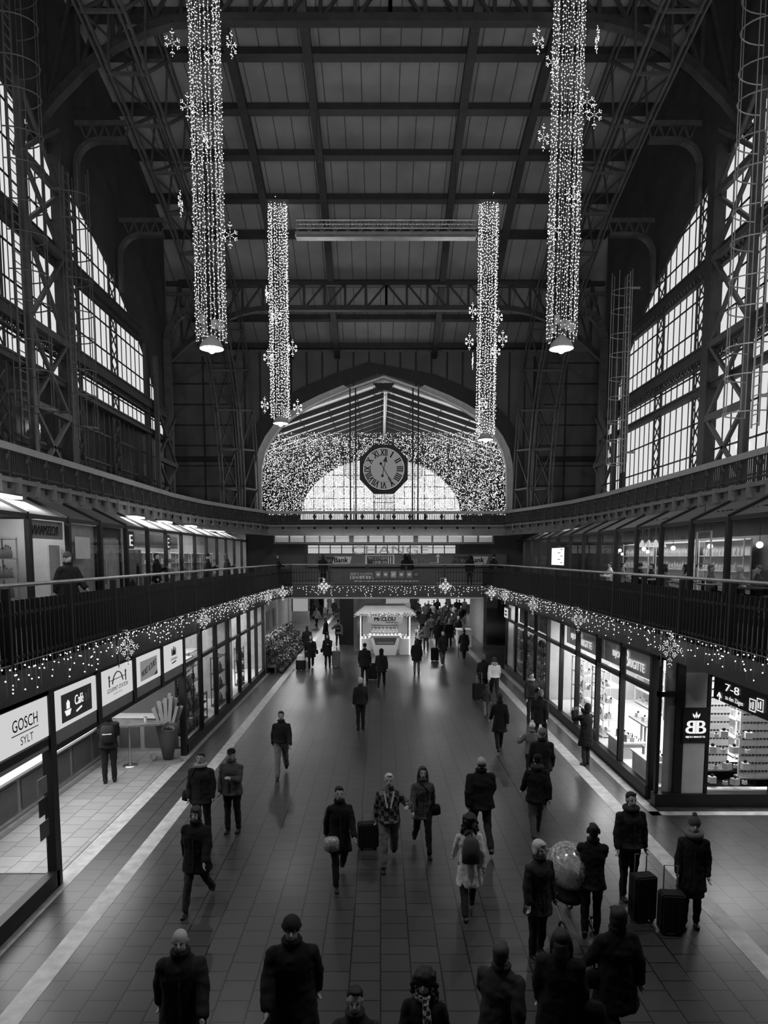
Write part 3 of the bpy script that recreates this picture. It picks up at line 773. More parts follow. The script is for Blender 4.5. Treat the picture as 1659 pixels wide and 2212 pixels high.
hand('hour_hand', R(11), .82, .5, .05, .16); hand('minute_hand', R(150), 1.3, .42, .05, .08)
for px in (756, 768, 892, 904):
    p = aty(px, 1113, YK+.3); q = aty(px, 838, YK+.3); obj('pole', B(q.x-.05, q.x+.05, YK+.25, YK+.35, ZU, q.z), 'iron', t)
for s in (-1, 1):                                           # rounded side grilles
    m = MB(); x0 = c.x+s*1.8; x1 = c.x+s*2.75
    for i in range(9): z = c.z-.55+i*.13; m.bar((x0, YK+.1, z), (x1-s*(.12 if i in (0, 8) else 0), YK+.1, z), .025)
    for zz in (-.7, .7): m.bar((x0, YK+.1, c.z+zz), (x1-s*.3, YK+.1, c.z+zz), .03)
    m.bar((x1, YK+.1, c.z-.45), (x1, YK+.1, c.z+.45), .03); m.bar((x1-s*.3, YK+.1, c.z-.7), (x1, YK+.1, c.z-.45), .03); m.bar((x1-s*.3, YK+.1, c.z+.7), (x1, YK+.1, c.z+.45), .03)
    obj('side_grille', m, 'iron', t)
for z0, z1 in ((ZU+.1, c.z-h), (c.z+h, aty(829, 826, YK).z)):
    m = MB()
    for x in (-.72, -.6, -.45, -.3, -.15, .15, .3, .45, .6, .72): m.bar((c.x+x, YK+.25, z0), (c.x+x, YK+.25, z1), .03)
    for z in [z0+(z1-z0)*i/4 for i in range(5)] if z1 < c.z else [c.z+h+.1, z1-.8, z1-.55, z1-.3, z1]: m.bar((c.x-.75, YK+.25, z), (c.x+.75, YK+.25, z), .035)
    m.prism([(-.75, 0), (.75, 0), (.4, -.5), (-.4, -.5)], (c.x, YK+.2, z1), (1, 0, 0), (0, 0, 1), (0, .1, 0)) if z1 > c.z else m.prism([(-.12, 0), (.12, 0), (0, .5)], (c.x, YK+.2, z0+.3), (1, 0, 0), (0, 0, 1), (0, .1, 0))
    obj('lattice_stand', m, 'iron', t)
# ================================================================== caged ladders before the window walls
def cage(X, px, ytop, ybot, wd, label, mt):
    d = -1 if X > 0 else 1; X0 = X; p = atx(px, ybot, X0); zt = atx(px, ytop, X0).z; Y = p.y; zb = p.z
    t = thing('caged_ladder', label, 'ladder', (X0, Y, zb), 'caged ladders on the window walls')
    m = MB()
    for y in (Y-.22, Y+.22): m.tube([(X0, y, zb-.4), (X0, y, zt)], .035, 6)
    obj('rails', m, mt, t); m = MB(); z = zb-.3
    while z < zt: m.tube([(X0, Y-.22, z), (X0, Y+.22, z)], .018, 5); z += .3
    obj('rungs', m, mt, t)
    m = MB(); z = zb; k = 0
    while z <= zt+.01:
        pts = [(X0+d*wd*.85*math.sin(a), Y-wd*.5*math.cos(a)*1.1, z) for a in [PI*i/12 for i in range(13)]]
        m.tube(pts, .022, 5, caps=False); z += .9 if k % 2 else 1.15; k += 1
    for a in (0, .25, .5, .75, 1):
        a *= PI; q = (X0+d*wd*.85*math.sin(a), Y-wd*.55*math.cos(a)); m.bar((*q, zb), (*q, zt), .03, .015)
    obj('cage', m, mt, t)
    obj('wall_bracket', B(X0, X0-d*.5, Y-.2, Y-.15, zb+.5, zb+.6).box(X0, X0-d*.5, Y-.2, Y-.15, zt-.8, zt-.7), mt, t)
cage(WLX+1.1, 55, -60, 885, 1.1, 'tall dark ladder cage close to the cross-braced window post, drugstore side', 'iron2')
cage(WLX+1.1, 165, 395, 925, .95, 'slimmer ladder cage in front of the bright panes, drugstore side', 'iron2')
cage(WRX-1.1, 1345, 606, 1003, .95, 'ladder cage with ringed top standing free beside the end of the window wall', 'galv')
cage(WRX-1.1, 1632, -60, 895, 1.2, 'huge grey ladder cage running out of the top of the picture', 'galv')
# ================================================================== under the upper bridge: lit panels, bank signs
t = thing('lit_panel_row', 'row of small lit panels under the upper footbridge', 'light', (.35, 45.0, 6.5)); a = aty(590, 1152, 44.9); b = aty(1068, 1173, 44.9)
obj('housing', B(a.x, b.x, 45.0, 45.3, b.z-.06, 7.2), 'dgrey', t)
for x0 in [594, 627, 660, 692, 725, 764, 798, 831, 864, 903, 936, 969, 1002, 1035]:
    p = aty(x0, 1171, 44.95); q = aty(x0+29, 1153, 44.95); o = obj('lit_panel', MB().box(p.x, q.x, 44.97, 45.0, p.z, q.z), 'panelface', t) if 'panelface' in M else obj('lit_panel', B(p.x, q.x, 44.97, 45.0, p.z, q.z), 'offwhite', t)
    obj('tube_lamp', B(p.x, q.x, 44.9, 44.95, q.z+.02, q.z+.05), 'tubeglow' if 'tubeglow' in M else 'signglow', t)
YS = 47.0
S('wall_bank', B(XL-4, XR+4, YS+.3, YS+.6, ZG, 7.2), 'wallpanel')
t = thing('bank_sign', 'wide dark fascia sign of a bank and money transfer desk', 'sign', (.5, YS, 4.9)); a = aty(664, 1224, YS); b = aty(1066, 1197, YS)
obj('board', B(a.x, b.x+.9, YS, YS+.12, a.z, b.z), 'signgrey' if 'signgrey' in M else 'grey', t)
def tx(s, x0, x1, y0, y1, Y, mt, par, name='lettering', shear=0, bold=.0):
    p = aty(x0, y1, Y-.02); q = aty(x1, y0, Y-.02); return obj(name, text(MB(), s, p, (1, 0, 0), (0, 0, 1), q.x-p.x, q.z-p.z, (0, 0, 0), shear, bold), mt, par)
def flag(x0, x1, y0, y1, Y, mt, par):
    p = aty(x0, y1, Y-.015); q = aty(x1, y0, Y-.015); w = q.x-p.x; h = q.z-p.z; return obj('lozenge', MB().prism([(0, 0), (w-h*.3, 0), (w, h), (h*.3, h)], p, (1, 0, 0), (0, 0, 1), (0, .01, 0)), mt, par)
flag(684, 722, 1203, 1217, YS, 'letter', t); tx('Reise', 687, 716, 1205, 1215, YS-.02, 'letterw', t, shear=.2, bold=.01)
f_ = flag(716, 760, 1202, 1217, YS, 'offwhite', t); tx('Bank', 722, 752, 1204, 1215, YS-.02, 'letter', f_, bold=.012)
flag(976, 1022, 1202, 1217, YS, 'letter', t); tx('Reise', 979, 1013, 1204, 1215, YS-.02, 'letterw', t, shear=.2, bold=.01)
f_ = flag(1010, 1055, 1202, 1217, YS, 'offwhite', t); tx('Bank', 1016, 1046, 1204, 1215, YS-.02, 'letter', f_, bold=.012)
p = aty(789, 1221, YS-.02); q = aty(852, 1199, YS); obj('money_transfer_panel', B(p.x, q.x, YS-.03, YS, p.z, q.z), 'offwhite', t)
p = aty(793, 1219, YS-.03); q = aty(848, 1201, YS); obj('money_transfer_panel', B(p.x, q.x, YS-.04, YS-.03, p.z, q.z), 'letter', t)
tx('WESTERN', 795, 835, 1202, 1209, YS-.05, 'letterw', t, bold=.012); tx('UNION', 806, 835, 1211, 1218, YS-.05, 'letterw', t, bold=.012)
for x in (838, 843): p = aty(x, 1218, YS-.05); q = aty(x+2, 1202, YS-.05); obj('bar_mark', B(p.x, q.x, YS-.06, YS-.05, p.z, q.z), 'letterw', t)
tx('Change', 866, 916, 1204, 1216, YS-.02, 'letterw', t, bold=.012)
p, q, r_ = aty(927, 1216, YS-.04), aty(946, 1216, YS-.04), aty(946, 1201, YS-.04)
obj('arrow', MB().bar(p, q, .08, .02).bar(q, r_, .08, .02, (0, 1, 0)).prism([(-.16, 0), (.16, 0), (0, .2)], (r_.x, YS-.05, r_.z-.05), (1, 0, 0), (0, 0, 1), (0, .02, 0)), 'letterw', t)
t = thing('clerestory_sign', 'bright strip window with big change-office letters above the bank sign', 'sign', (.5, YS, 5.9)); a = aty(664, 1196, YS); b = aty(985, 1178, YS)
obj('pane', B(a.x, b.x, YS+.1, YS+.14, a.z+.02, b.z), 'stripglow', t)
tx('CHANGE', 760, 925, 1179, 1197, YS+.08, 'signdim2', t, bold=.01)
m = MB()
for i in range(14): x = a.x+(b.x-a.x)*i/13; m.box(x-.03, x+.03, YS+.04, YS+.1, a.z, b.z)
m.box(a.x, b.x, YS+.04, YS+.1, (a.z+b.z)/2+.1, (a.z+b.z)/2+.13); obj('frame', m, 'iron', t)
# banner on the bridge
t = thing('banner', 'dark banner for musicals hung on the footbridge railing', 'banner', (.3, YB-.12, 4.15)); a = aty(718, 1262, YB-.1); b = aty(941, 1231, YB-.1)
obj('cloth', B(a.x, b.x, YB-.1, YB-.08, a.z, b.z), 'dgrey', t)
tx('MUSICAL METROPOLE', 757, 806, 1237, 1242, YB-.11, 'letterw', t, bold=.008); tx('HAMBURG', 757, 806, 1243, 1251, YB-.11, 'letterw', t, bold=.02)
for i, x in enumerate((811, 827, 844, 861, 878, 893)):
    p = aty(x, 1248, YB-.11); q = aty(x+12, 1234, YB-.11); obj('show_logo', B(p.x, q.x, YB-.12, YB-.11, p.z, q.z), ['grey', 'greyp', 'cream', 'greyp', 'grey', 'fascia'][i], t)
    obj('show_logo_mark', MB().ell(((p.x+q.x)/2, YB-.13, (p.z+q.z)/2), (.1, .012, .08), 8, 6), 'letterw' if i < 5 else 'grey', t)
p = aty(765, 1256, YB-.11); q = aty(905, 1254.6, YB-.11); m = MB(); x = p.x; rn = random.Random(2)
while x < q.x: l = rn.uniform(.05, .2); m.box(x, min(x+l, q.x), YB-.12, YB-.11, p.z, q.z); x += l+.05
obj('small_print', m, 'letterw', t)
# ================================================================== shop fronts
NW = [3]
def shop_window(side, X, y0, y1, trans=2.6, top=3.46, plinth=.3, glass='glass', name=None, mid=None):
    "one glazed bay: frame, transom, plinth and pane"
    NW[0] += 1; d = -1 if X < 0 else 1; m = MB()
    m.box(X, X+d*.14, y0-.06, y0+.06, 0, top).box(X, X+d*.12, y0, y1, top-.08, top).box(X, X+d*.14, y1-.03, y1+.03, 0, top)
    m.box(X, X+d*.12, y0, y1, trans-.06, trans+.06).box(X-d*.02, X+d*.14, y0, y1, 0, plinth)
    if mid: m.box(X, X+d*.1, mid-.03, mid+.03, plinth, top)
    f = S('window_%d' % NW[0], m, 'black')
    g = MB().add([(X+d*.05, y0, plinth), (X+d*.05, y1, plinth), (X+d*.05, y1, top), (X+d*.05, y0, top)], [(0, 1, 2, 3)])
    obj('pane', g, glass, f); return f
LB = [9.5, 11.6, 13.6, 15.6, 17.6, 19.6, 21.6, 23.6, 25.5, 27.6, 29.7, 31.4, 33.3]
RB = [16.0, 18.05, 20.1, 22.2, 24.2, 26.2, 28.3, 30.3, 32.4, 34.8]
SLX, SRX = -5.6, 6.3
for a, b in zip(LB, LB[1:]):
    if b <= 11.7 or a > 19: shop_window(-1, SLX, a, b)
shop_window(-1, SLX, 6.5, 9.5)
for a, b in zip(RB, RB[1:]): shop_window(1, SRX, a, b)
# pillars and headers of the open food front
m = MB()
for y in LB[1:6]: m.box(SLX-.14, SLX+.02, y-.1, y+.1, 0 if y in (LB[1], LB[5]) else 2.4, 3.5)
m.box(SLX-.12, SLX, 9.5, 19.6, 3.4, 3.5).box(SLX-.12, SLX, 11.6, 19.6, 2.36, 2.46)
S('trim_12', m, 'black')
# ------------------------------------------------------------------ lit signs of the food front
FACE = {}
def lsign(y0, y1, label, z0=2.7, z1=3.38):
    t = thing('lit_sign', label, 'sign', (SLX, (y0+y1)/2, z0-.24)); FACE[t.name] = obj('face', B(SLX-.1, SLX+.0, y0, y1, z0, z1), 'signglow', t)
    obj('skirt', B(SLX-.12, SLX-.01, y0, y1, z0-.24, z0), 'grey', t); return t
U, V, T = (0, 1, 0), (0, 0, 1), (.015, 0, 0)
def ltx(s, y, z, w, h, t, mt='letter', shear=0, bold=0, rot=0, off=.012, nm='lettering'):
    u = Vector((0, math.cos(rot), math.sin(rot))); v = Vector((0, -math.sin(rot), math.cos(rot)))
    return obj(nm, text(MB(), s, (SLX+off, y, z), u, v, w, h, (0, 0, 0), shear, bold), mt, FACE.get(t.name, t))
def lbar(y, z, y2, z2, w, t, mt='letter', nm='line', off=.012): return obj(nm, MB().bar((SLX+off, y, z), (SLX+off, y2, z2), w, .01, (1, 0, 0)), mt, FACE.get(t.name, t))
t = lsign(9.6, 11.48, 'large lit white sign reading GOSCH over SYLT'); ltx('GOSCH', 10.33, 3.02, .78, .19, t, bold=.002); lbar(10.3, 2.97, 11.12, 2.97, .012, t); ltx('SYLT', 10.55, 2.78, .4, .13, t)
t = lsign(11.72, 13.48, 'lit sign reading Café with a cup drawing'); obj('dark_panel', MB().box(SLX, SLX+.008, 11.98, 13.24, 2.78, 3.28), 'dgrey', t)
ltx('Café', 12.5, 3.0, .36, .18, t, 'letterglow', bold=.008); 
obj('cup_drawing', MB().prism([(0, .12), (.26, .12), (.2, .02), (.06, .02)], (SLX+.01, 12.08, 2.86), U, V, (.006, 0, 0)).prism([(.08, .14), (.2, .14), (.2, .25), (.14, .3), (.08, .25)], (SLX+.01, 12.08, 2.86), U, V, (.006, 0, 0)), 'letterglow', t)
obj('sugar_drawing', MB().prism([(0, 0), (.1, 0), (.1, .16), (0, .16)], (SLX+.01, 12.92, 2.98), U, V, (.006, 0, 0)).prism([(.12, .03), (.2, .03), (.2, .22), (.12, .22)], (SLX+.01, 12.92, 2.98), U, V, (.006, 0, 0)).torus((SLX+.014, 12.98, 2.9), .04, .008, 'x', 14, 4).torus((SLX+.014, 13.1, 2.92), .04, .008, 'x', 14, 4), 'greyp', t)
lbar(12.55, 2.88, 12.78, 2.93, .03, t, 'letterglow', 'croissant_drawing')
t = lsign(13.72, 15.48, 'lit sign reading GOURMET-STATION under a drawing of a bridge')
ltx('GOURMET-STATION', 14.0, 2.9, 1.15, .09, t, bold=.002); ltx('GOURMET-STATION', 14.32, 2.82, .5, .035, t)
m = MB().torus((SLX+.012, 14.58, 2.98), .3, .012, 'x', 20, 5, .25, PI-.25); m.bar((SLX+.012, 14.1, 3.14), (SLX+.012, 15.06, 3.14), .014, .01)
for y in (14.12, 15.04): m.bar((SLX+.012, y, 3.02), (SLX+.012, y, 3.26), .02, .01); m.bar((SLX+.012, y-.05, 3.22), (SLX+.012, y+.05, 3.22), .02, .01)
obj('bridge_drawing', m, 'letter', t)
t = lsign(15.72, 17.48, 'lit sign with a grey panel reading WURST & DURST')
obj('grey_panel', MB().prism([(0, 0), (1.2, 0), (1.2, .46), (0, .46)], (SLX+.002, 16.0, 2.8), U, V, (.006, 0, 0)), 'signdim2', t)
obj('dark_wedge', MB().prism([(0, 0), (1.2, 0), (1.2, .1), (.9, 0), (0, .0)], (SLX+.008, 16.0, 2.8), U, V, (.004, 0, 0)), 'dgrey', t); ltx('WURST & DURST', 16.05, 2.88, 1.08, .15, t, 'letter', 0, .006, R(9), .018)
t = lsign(17.72, 19.48, 'lit sign with a little castle drawing, last of the food signs')
ltx('LÖWENBRÄU', 18.3, 2.93, .62, .08, t, bold=.003); m = MB()
for y, w, h in ((18.4, .08, .16), (18.5, .2, .12), (18.72, .08, .16), (18.56, .1, .2)): m.prism([(0, 0), (w, 0), (w, h), (w/2, h+.05), (0, h)], (SLX+.01, y, 3.06), U, V, (.006, 0, 0))
obj('castle_drawing', m, 'greyp', t); lbar(18.42, 2.86, 18.8, 2.88, .03, t, 'letter', 'ribbon_drawing')
# ------------------------------------------------------------------ rooms behind the fronts
S('wall_left_food_back', B(-12.1, -12.0, 6, 20.4, 0, 3.5), 'wallpanel')
S('wall_left_food_end', B(-12, -8.3, 20.3, 20.5, 0, 3.5).box(-8.3, -6.1, 20.3, 20.5, 0, 3.5), 'wallpanel')
S('wall_left_shop_back', B(-9.3, -9.2, 20.5, 33.4, 0, 3.5).box(-9.2, SLX-.1, 26.3, 26.4, 0, 3.5).box(-9.2, SLX, 33.4, 33.55, 0, 3.5), 'grey2')
S('floor_left_shop', B(-9.2, SLX-.15, 20.5, 33.4, 0, .28), 'white')
S('wall_right_shop_back', B(9.9, 10.0, 18.1, 36, 0, 3.5).box(SRX+.15, 9.9, 26.15, 26.25, 0, 3.5).box(SRX+.1, 9.9, 34.8, 34.95, 0, 3.5), 'offwhite')
S('floor_right_shop', B(SRX+.15, 9.9, 16, 26.1, 0, .28).box(7.45, 13, 15.8, 18, 0, .28), 'white')
S('floor_right_plant_shop', B(SRX+.15, 9.9, 26.3, 34.8, 0, .2), 'grey')
S('wall_right_shop_side', B(12.9, 13, 15.7, 19, 0, 3.5), 'offwhite')
S('ceiling_shops', B(SRX+.2, 12.9, 15.7, 34.8, 3.44, 3.5).box(-9.2, SLX-.2, 20.5, 33.3, 3.44, 3.5), 'white')
# return face of the jewellery shop towards the passage, facing the camera
YR = 15.5
def fbay(x0, x1, mid=None):
    NW[0] += 1; m = MB().box(x0-.05, x0+.05, YR, YR+.12, .3, 3.1).box(x1-.05, x1+.05, YR, YR+.12, .3, 3.1)
    m.box(x0, x1, YR, YR+.12, 3.0, 3.1); f = S('window_%d' % NW[0], m, 'black')
    obj('pane', MB().add([(x0, YR+.05, .3), (x1, YR+.05, .3), (x1, YR+.05, 3.1), (x0, YR+.05, 3.1)], [(0, 1, 2, 3)]), 'glass', f)
fbay(7.45, 9.0); fbay(9.0, 10.8); fbay(10.8, 12.9)
S('baseboard_right', B(SRX-.03, 13, YR-.1, YR+.15, 0, .3), 'black')
S('wall_right_pillar', B(6.9, 7.42, YR, YR+.3, .3, 3.1), 'cream')
S('trim_13', B(6.72, 6.9, YR-.02, YR+.3, .3, 3.5).box(SRX, SRX+.08, YR, YR+.1, .3, 3.5).box(SRX, 6.75, YR, YR+.1, 2.54, 2.66).box(SRX, 6.8, YR, YR+.1, 3.38, 3.5), 'black')
obj('corner_pane', MB().add([(SRX+.05, YR+.03, .3), (6.72, YR+.03, .3), (6.72, YR+.03, 3.4), (SRX+.05, YR+.03, 3.4)], [(0, 1, 2, 3)]), 'glass', kind='structure').name = 'window_corner'
S('wall_right_corner_panel', B(6.5, 6.72, YR+.1, YR+.14, .3, 3.4), 'cream')
S('trim_14', B(6.75, 13, YR, YR+.3, 3.1, 3.5), 'greyp')
area('passage_area_light', (9.5, 12.5, 3.4), 4, 3, 110)  # added fill light without a fixture, brightens the pillar and passage floor
# BB sign
t = thing('shop_sign', 'square black sign with white mirrored double B under a crown', 'sign', (7.13, YR-.06, 1.5)); x0, x1 = 6.86, 7.44
obj('board', B(x0, x1, YR-.06, YR-.01, 1.5, 2.3), 'letter', t)
def mirrored(mb): mb.v = [(2*7.15-p[0], p[1], p[2]) for p in mb.v]; return mb
bb = text(MB(), 'B', (7.165, YR-.065, 1.71), (1, 0, 0), V, .21, .3, (0, 0, 0), 0, .012)
obj('letter_b', bb, 'letterglow', t); obj('mirrored_letter_b', mirrored(text(MB(), 'B', (7.165, YR-.065, 1.71), (1, 0, 0), V, .21, .3, (0, 0, 0), 0, .012)), 'letterglow', t)
m = MB()
for dx, h, l in ((0, .16, 0), (-.06, .12, -.05), (.06, .12, .05)): m.prism([(0, 0), (.028+l*.3, h*.5), (l, h), (-.028+l*.3, h*.5)], (7.15+dx*.6, YR-.07, 2.06), (1, 0, 0), V, (0, .005, 0))
obj('crown', m, 'letterglow', t); obj('lettering', text(MB(), 'BIJOU BRIGITTE', (6.93, YR-.065, 1.6), (1, 0, 0), V, .44, .055, (0, 0, 0), 0, .003), 'letterglow', t)
# direction sign hanging over the passage
t = thing('direction_sign', 'long black hanging direction sign reading 7-8, zu den Zügen', 'sign', (7.4, 13, 2.6)); obj('board', B(7.4, 7.5, 11, 15.2, 2.58, 3.14), 'letter', t)
def rtx(s, x0, y0, x1, y1, X, mt, t, bold=0, nm='lettering', shear=0):
    "lettering on a wall that faces the hall from the right; corners from the picture: bottom left, top right"
    p = atx(x0, y0, X); q = atx(x1, y1, X); return obj(nm, text(MB(), s, (X, p.y, p.z), (0, -1, 0), V, p.y-q.y, q.z-p.z, (0, 0, 0), shear, bold), mt, t)
XS = 7.385
rtx('7-8', 1566, 1492, 1597, 1487, XS, 'letterglow', t, .006); rtx('zu den Zügen', 1566, 1513, 1605, 1516, XS, 'letterglow', t, .003)
p, q = atx(1554, 1514, XS), atx(1554, 1496, XS); obj('arrow', MB().bar(p, q, .03, .01, (1, 0, 0)).bar(q, q+Vector((0, .09, -.1)), .03, .01, (1, 0, 0)).bar(q, q+Vector((0, -.09, -.1)), .03, .01, (1, 0, 0)), 'letterglow', t)
for x in (1618, 1634):
    p = atx(x, 1534, XS); m = MB().box(XS-.004, XS, p.y-.24, p.y, p.z, p.z+.02).box(XS-.004, XS, p.y-.24, p.y, p.z+.23, p.z+.25).box(XS-.004, XS, p.y-.02, p.y, p.z, p.z+.25).box(XS-.004, XS, p.y-.24, p.y-.22, p.z, p.z+.25)
    m.box(XS-.004, XS, p.y-.16, p.y-.12, p.z+.05, p.z+.2).box(XS-.004, XS, p.y-.08, p.y-.05, p.z+.05, p.z+.17); obj('pictogram', m, 'letterglow', t)
m = MB(); p = atx(1566, 1521, XS)
for i in range(9): m.box(XS-.004, XS, p.y-.1-i*.12, p.y-.02-i*.12, p.z-.005, p.z+.02)
obj('small_print', m, 'letterw', t)
obj('hanger', B(7.42, 7.48, 11.5, 11.56, 3.14, 3.2).box(7.42, 7.48, 14.6, 14.66, 3.14, 3.2), 'iron', t)
# jewellery shop signs in the upper panes
for k, (x0, y0, x1, y1) in enumerate(((1310, 1430, 1400, 1445), (1216, 1392, 1262, 1398))):
    X = SRX+.22; p = atx(x0, y0, X); q = atx(x1, y1, X); W = p.y-q.y
    ya, yb = (20.1, 16.1) if k == 0 else (24.2, 20.15)
    t = thing('shop_sign', ('lit grey shop sign board nearest the corner, white lettering' if k == 0 else 'second lit grey shop sign board, partly behind a frosted pane'), 'sign', (X, (ya+yb)/2, 2.72))
    bd = obj('board', B(X+.02, X+.08, yb, ya, 2.72, 3.4), 'signgrey2', t); zc = 2.86
    ys = 19.3 if k == 0 else 23.6
    for s, dy, w, h, dz in (('BIJOU', 0, .75, .22, .04), ('B', .98, .3, .42, -.03), ('RIGITTE', 1.3, 1.05, .22, -.02)):
        obj('lettering', text(MB(), s, (X-.01, ys-dy, zc+dz), (0, -1, 0), V, w, h, (0, 0, 0), 0, .014), 'letterglow', bd)
# ------------------------------------------------------------------ goods
def proto(name, mb, mats, label, cat, group):
    "one loose thing; its copies share the mesh"
    return dict(n=name, d=mb.data(name, mats), l=label, c=cat, g=group)
def put(P, loc, rot=0, s=1, label=None, group=None):
    o = link(bpy.data.objects.new(P['n'], P['d'])); o.location = loc; o.rotation_euler = (0, 0, rot); o.scale = (s, s, s)
    return props(o, label or P['l'], P['c'], group or P['g'])
def bottle_mb(r=.035, h=.24):
    m = MB(); m.smooth = True; m.lathe(0, 0, [(0, 0), (r, 0), (r, h*.6), (r*.4, h*.78), (r*.4, h*.95), (r*.5, h*.95), (r*.5, h), (0, h)], 8); return m
BX = MB().box(-.06, .06, -.05, .05, 0, .16); BX.k = 1; BX.box(-.045, .045, -.055, -.05, .03, .12)
JB = MB().box(-.06, .06, -.06, .06, 0, .12); JB.k = 1; JB.ell((0, 0, .145), (.035, .02, .035), 8, 6)
WT = MB().tube([(0, -.03, .0), (0, -.035, .05), (0, 0, .075), (0, .035, .05), (0, .03, 0)], .012, 5); WT.k = 1; WT.ell((0, 0, .08), (.03, .03, .012), 8, 4)
SG = MB(); SG.smooth = True; SG.ell((-.035, 0, 0), (.032, .008, .024), 8, 5).ell((.035, 0, 0), (.032, .008, .024), 8, 5); SG.bar((-.01, 0, .01), (.01, 0, .01), .006); SG.bar((-.068, 0, .01), (-.068, .1, .0), .006); SG.bar((.068, 0, .01), (.068, .1, 0), .006)
FR = MB().box(-.09, .09, -.012, .012, 0, .2); FR.k = 1; FR.box(-.07, .07, -.016, -.012, .02, .18)
HB = MB().rings([(0, 0, 0, .13, .06), (0, 0, .12, .12, .055), (0, 0, .2, .07, .03)], 12).torus((0, 0, .2), .07, .01, 'y', 12, 5, 0, PI)
VS = MB(); VS.smooth = True; VS.lathe(0, 0, [(0, 0), (.05, 0), (.09, .1), (.05, .2), (.06, .24), (0, .24)], 10)
# ---- shelves
def rack(name, label, cat, x0, x1, y0, y1, z0, z1, nsh, mt, back=None, group=None, panel=True):
    t = thing(name, label, cat, ((x0+x1)/2, (y0+y1)/2, z0), group)
    for x in (x0, x1-.03):
        for y in (y0, y1-.03): obj('upright', B(x, x+.03, y, y+.03, z0, z1), mt, t)
    zs = []
    for i in range(nsh):
        z = z0+.05+(z1-z0-.1)*i/max(1, nsh-1); obj('shelf', B(x0, x1, y0, y1, z-.012, z+.012), mt, t); zs.append(z+.013)
    if panel and back == 'x1': obj('back_panel', B(x1, x1+.02, y0, y1, z0, z1), mt, t)
    if panel and back == 'x0': obj('back_panel', B(x0-.02, x0, y0, y1, z0, z1), mt, t)
    return zs
P_box = proto('jewellery_box', JB, ['offwhite', 'letter'], 'small pale jewellery box with a pendant on a lit shelf', 'jewellery box', 'jewellery boxes in the lit shop')
P_watch = proto('wrist_watch', WT, ['letter', 'steel'], 'small dark watch standing on a white glass-case shelf', 'watch', 'watches in the glass cases')
P_glasses = proto('sunglasses', SG, ['letter'], 'pair of dark sunglasses on a display rack of the jewellery shop', 'sunglasses', 'sunglasses on the display racks')
P_frame = proto('picture_card', FR, ['offwhite', 'grey'], 'small tilted jewellery card in the shop window', 'card', 'jewellery cards in the window')
P_bottle = proto('bottle', bottle_mb(), ['greyp'], 'small bottle on a drugstore shelf behind the gallery glass', 'bottle', 'bottles on the drugstore shelves')
P_pack = proto('product_box', BX, ['offwhite', 'dgrey'], 'small product box on a lit gallery shop shelf', 'box', 'product boxes in the gallery shop')
P_bag = proto('handbag', HB, ['letter'], 'dark handbag on a shelf of the bright shop past the food hall', 'handbag', 'handbags in the bright shop')
P_vase = proto('vase', VS, ['greyp'], 'small grey vase on a shelf of the bright shop past the food hall', 'vase', 'vases in the bright shop')
rn = random.Random(9)
# glass cases of the jewellery shop (bays 20-26)
for k, (y0, y1, lab) in enumerate(((20.4, 21.6, 'tall white glass display case behind the woman at the window'), (22.5, 23.9, 'bright white glass display case nearer the plant shop'))):
    x0, x1 = SRX+.35, SRX+.95
    zs = rack('display_case', lab, 'display case', x0, x1, y0, y1, .28, 2.35, 5, 'white')
    for z in zs[:-1]:
        for i in range(5): put(P_watch if (i+int(z*3)) % 3 else P_box, (x0+.1+rn.uniform(0, .3), y0+.15+i*(y1-y0-.3)/4, z), rn.uniform(0, 3))
    area('case_lamp', ((x0+x1)/2, (y0+y1)/2, 2.75), .5, 1.0, 26)
# window display tables in the two bays nearest the corner
for (x0, x1, y0, y1, zt, lab) in ((6.5, 7.1, 18.3, 19.4, .72, 'pale display plinth by the mullion with small jewellery on top'), (6.5, 7.2, 16.3, 17.5, .78, 'bright display plinth in the corner window crowded with jewellery cards')):
    t = thing('display_plinth', lab, 'plinth', ((x0+x1)/2, (y0+y1)/2, .28)); obj('body', B(x0, x1, y0, y1, .28, zt-.04), 'offwhite', t); obj('top', B(x0-.05, x1+.05, y0-.05, y1+.05, zt-.04, zt), 'white', t)
    for i in range(9):
        put([P_frame, P_box, P_watch][i % 3], (x0+.12+(i % 3)*.2, y0+.12+(i//3)*(y1-y0-.2)/3, zt+.001), rn.uniform(-2, -1))
for y in (18.6, 19.1, 19.6): put(P_box, (7.4, y, 1.121), .3)
obj('display_shelf', B(7.2, 7.6, 18.5, 19.8, 1.08, 1.12).box(7.22, 7.26, 18.6, 18.65, .28, 1.08).box(7.5, 7.55, 19.6, 19.65, .28, 1.08), 'grey', label='grey shelf board behind the display plinth in the jewellery window', cat='shelf')
t = thing('poster', 'portrait poster of a woman in white, inside the corner window', 'poster', (7.7, 18.2, .9)); obj('frame', B(7.65, 7.75, 17.55, 18.45, 1.3, 2.6), 'black', t)
obj('print', B(7.64, 7.65, 17.6, 18.4, 1.35, 2.55), 'grey', t)
m = MB(); m.smooth = True; m.ell((7.63, 18.0, 2.3), (.01, .13, .17)).ell((7.63, 18.02, 1.8), (.01, .22, .3)).ell((7.625, 17.85, 1.9), (.01, .05, .22)); obj('printed_figure', m, 'offwhite', t)
m = MB(); m.smooth = True; m.ell((7.627, 18.04, 2.36), (.01, .17, .2)); obj('printed_hair', m, 'dgrey', t)
obj('stand', B(7.66, 7.74, 17.9, 18.1, .28, 1.3), 'black', t)
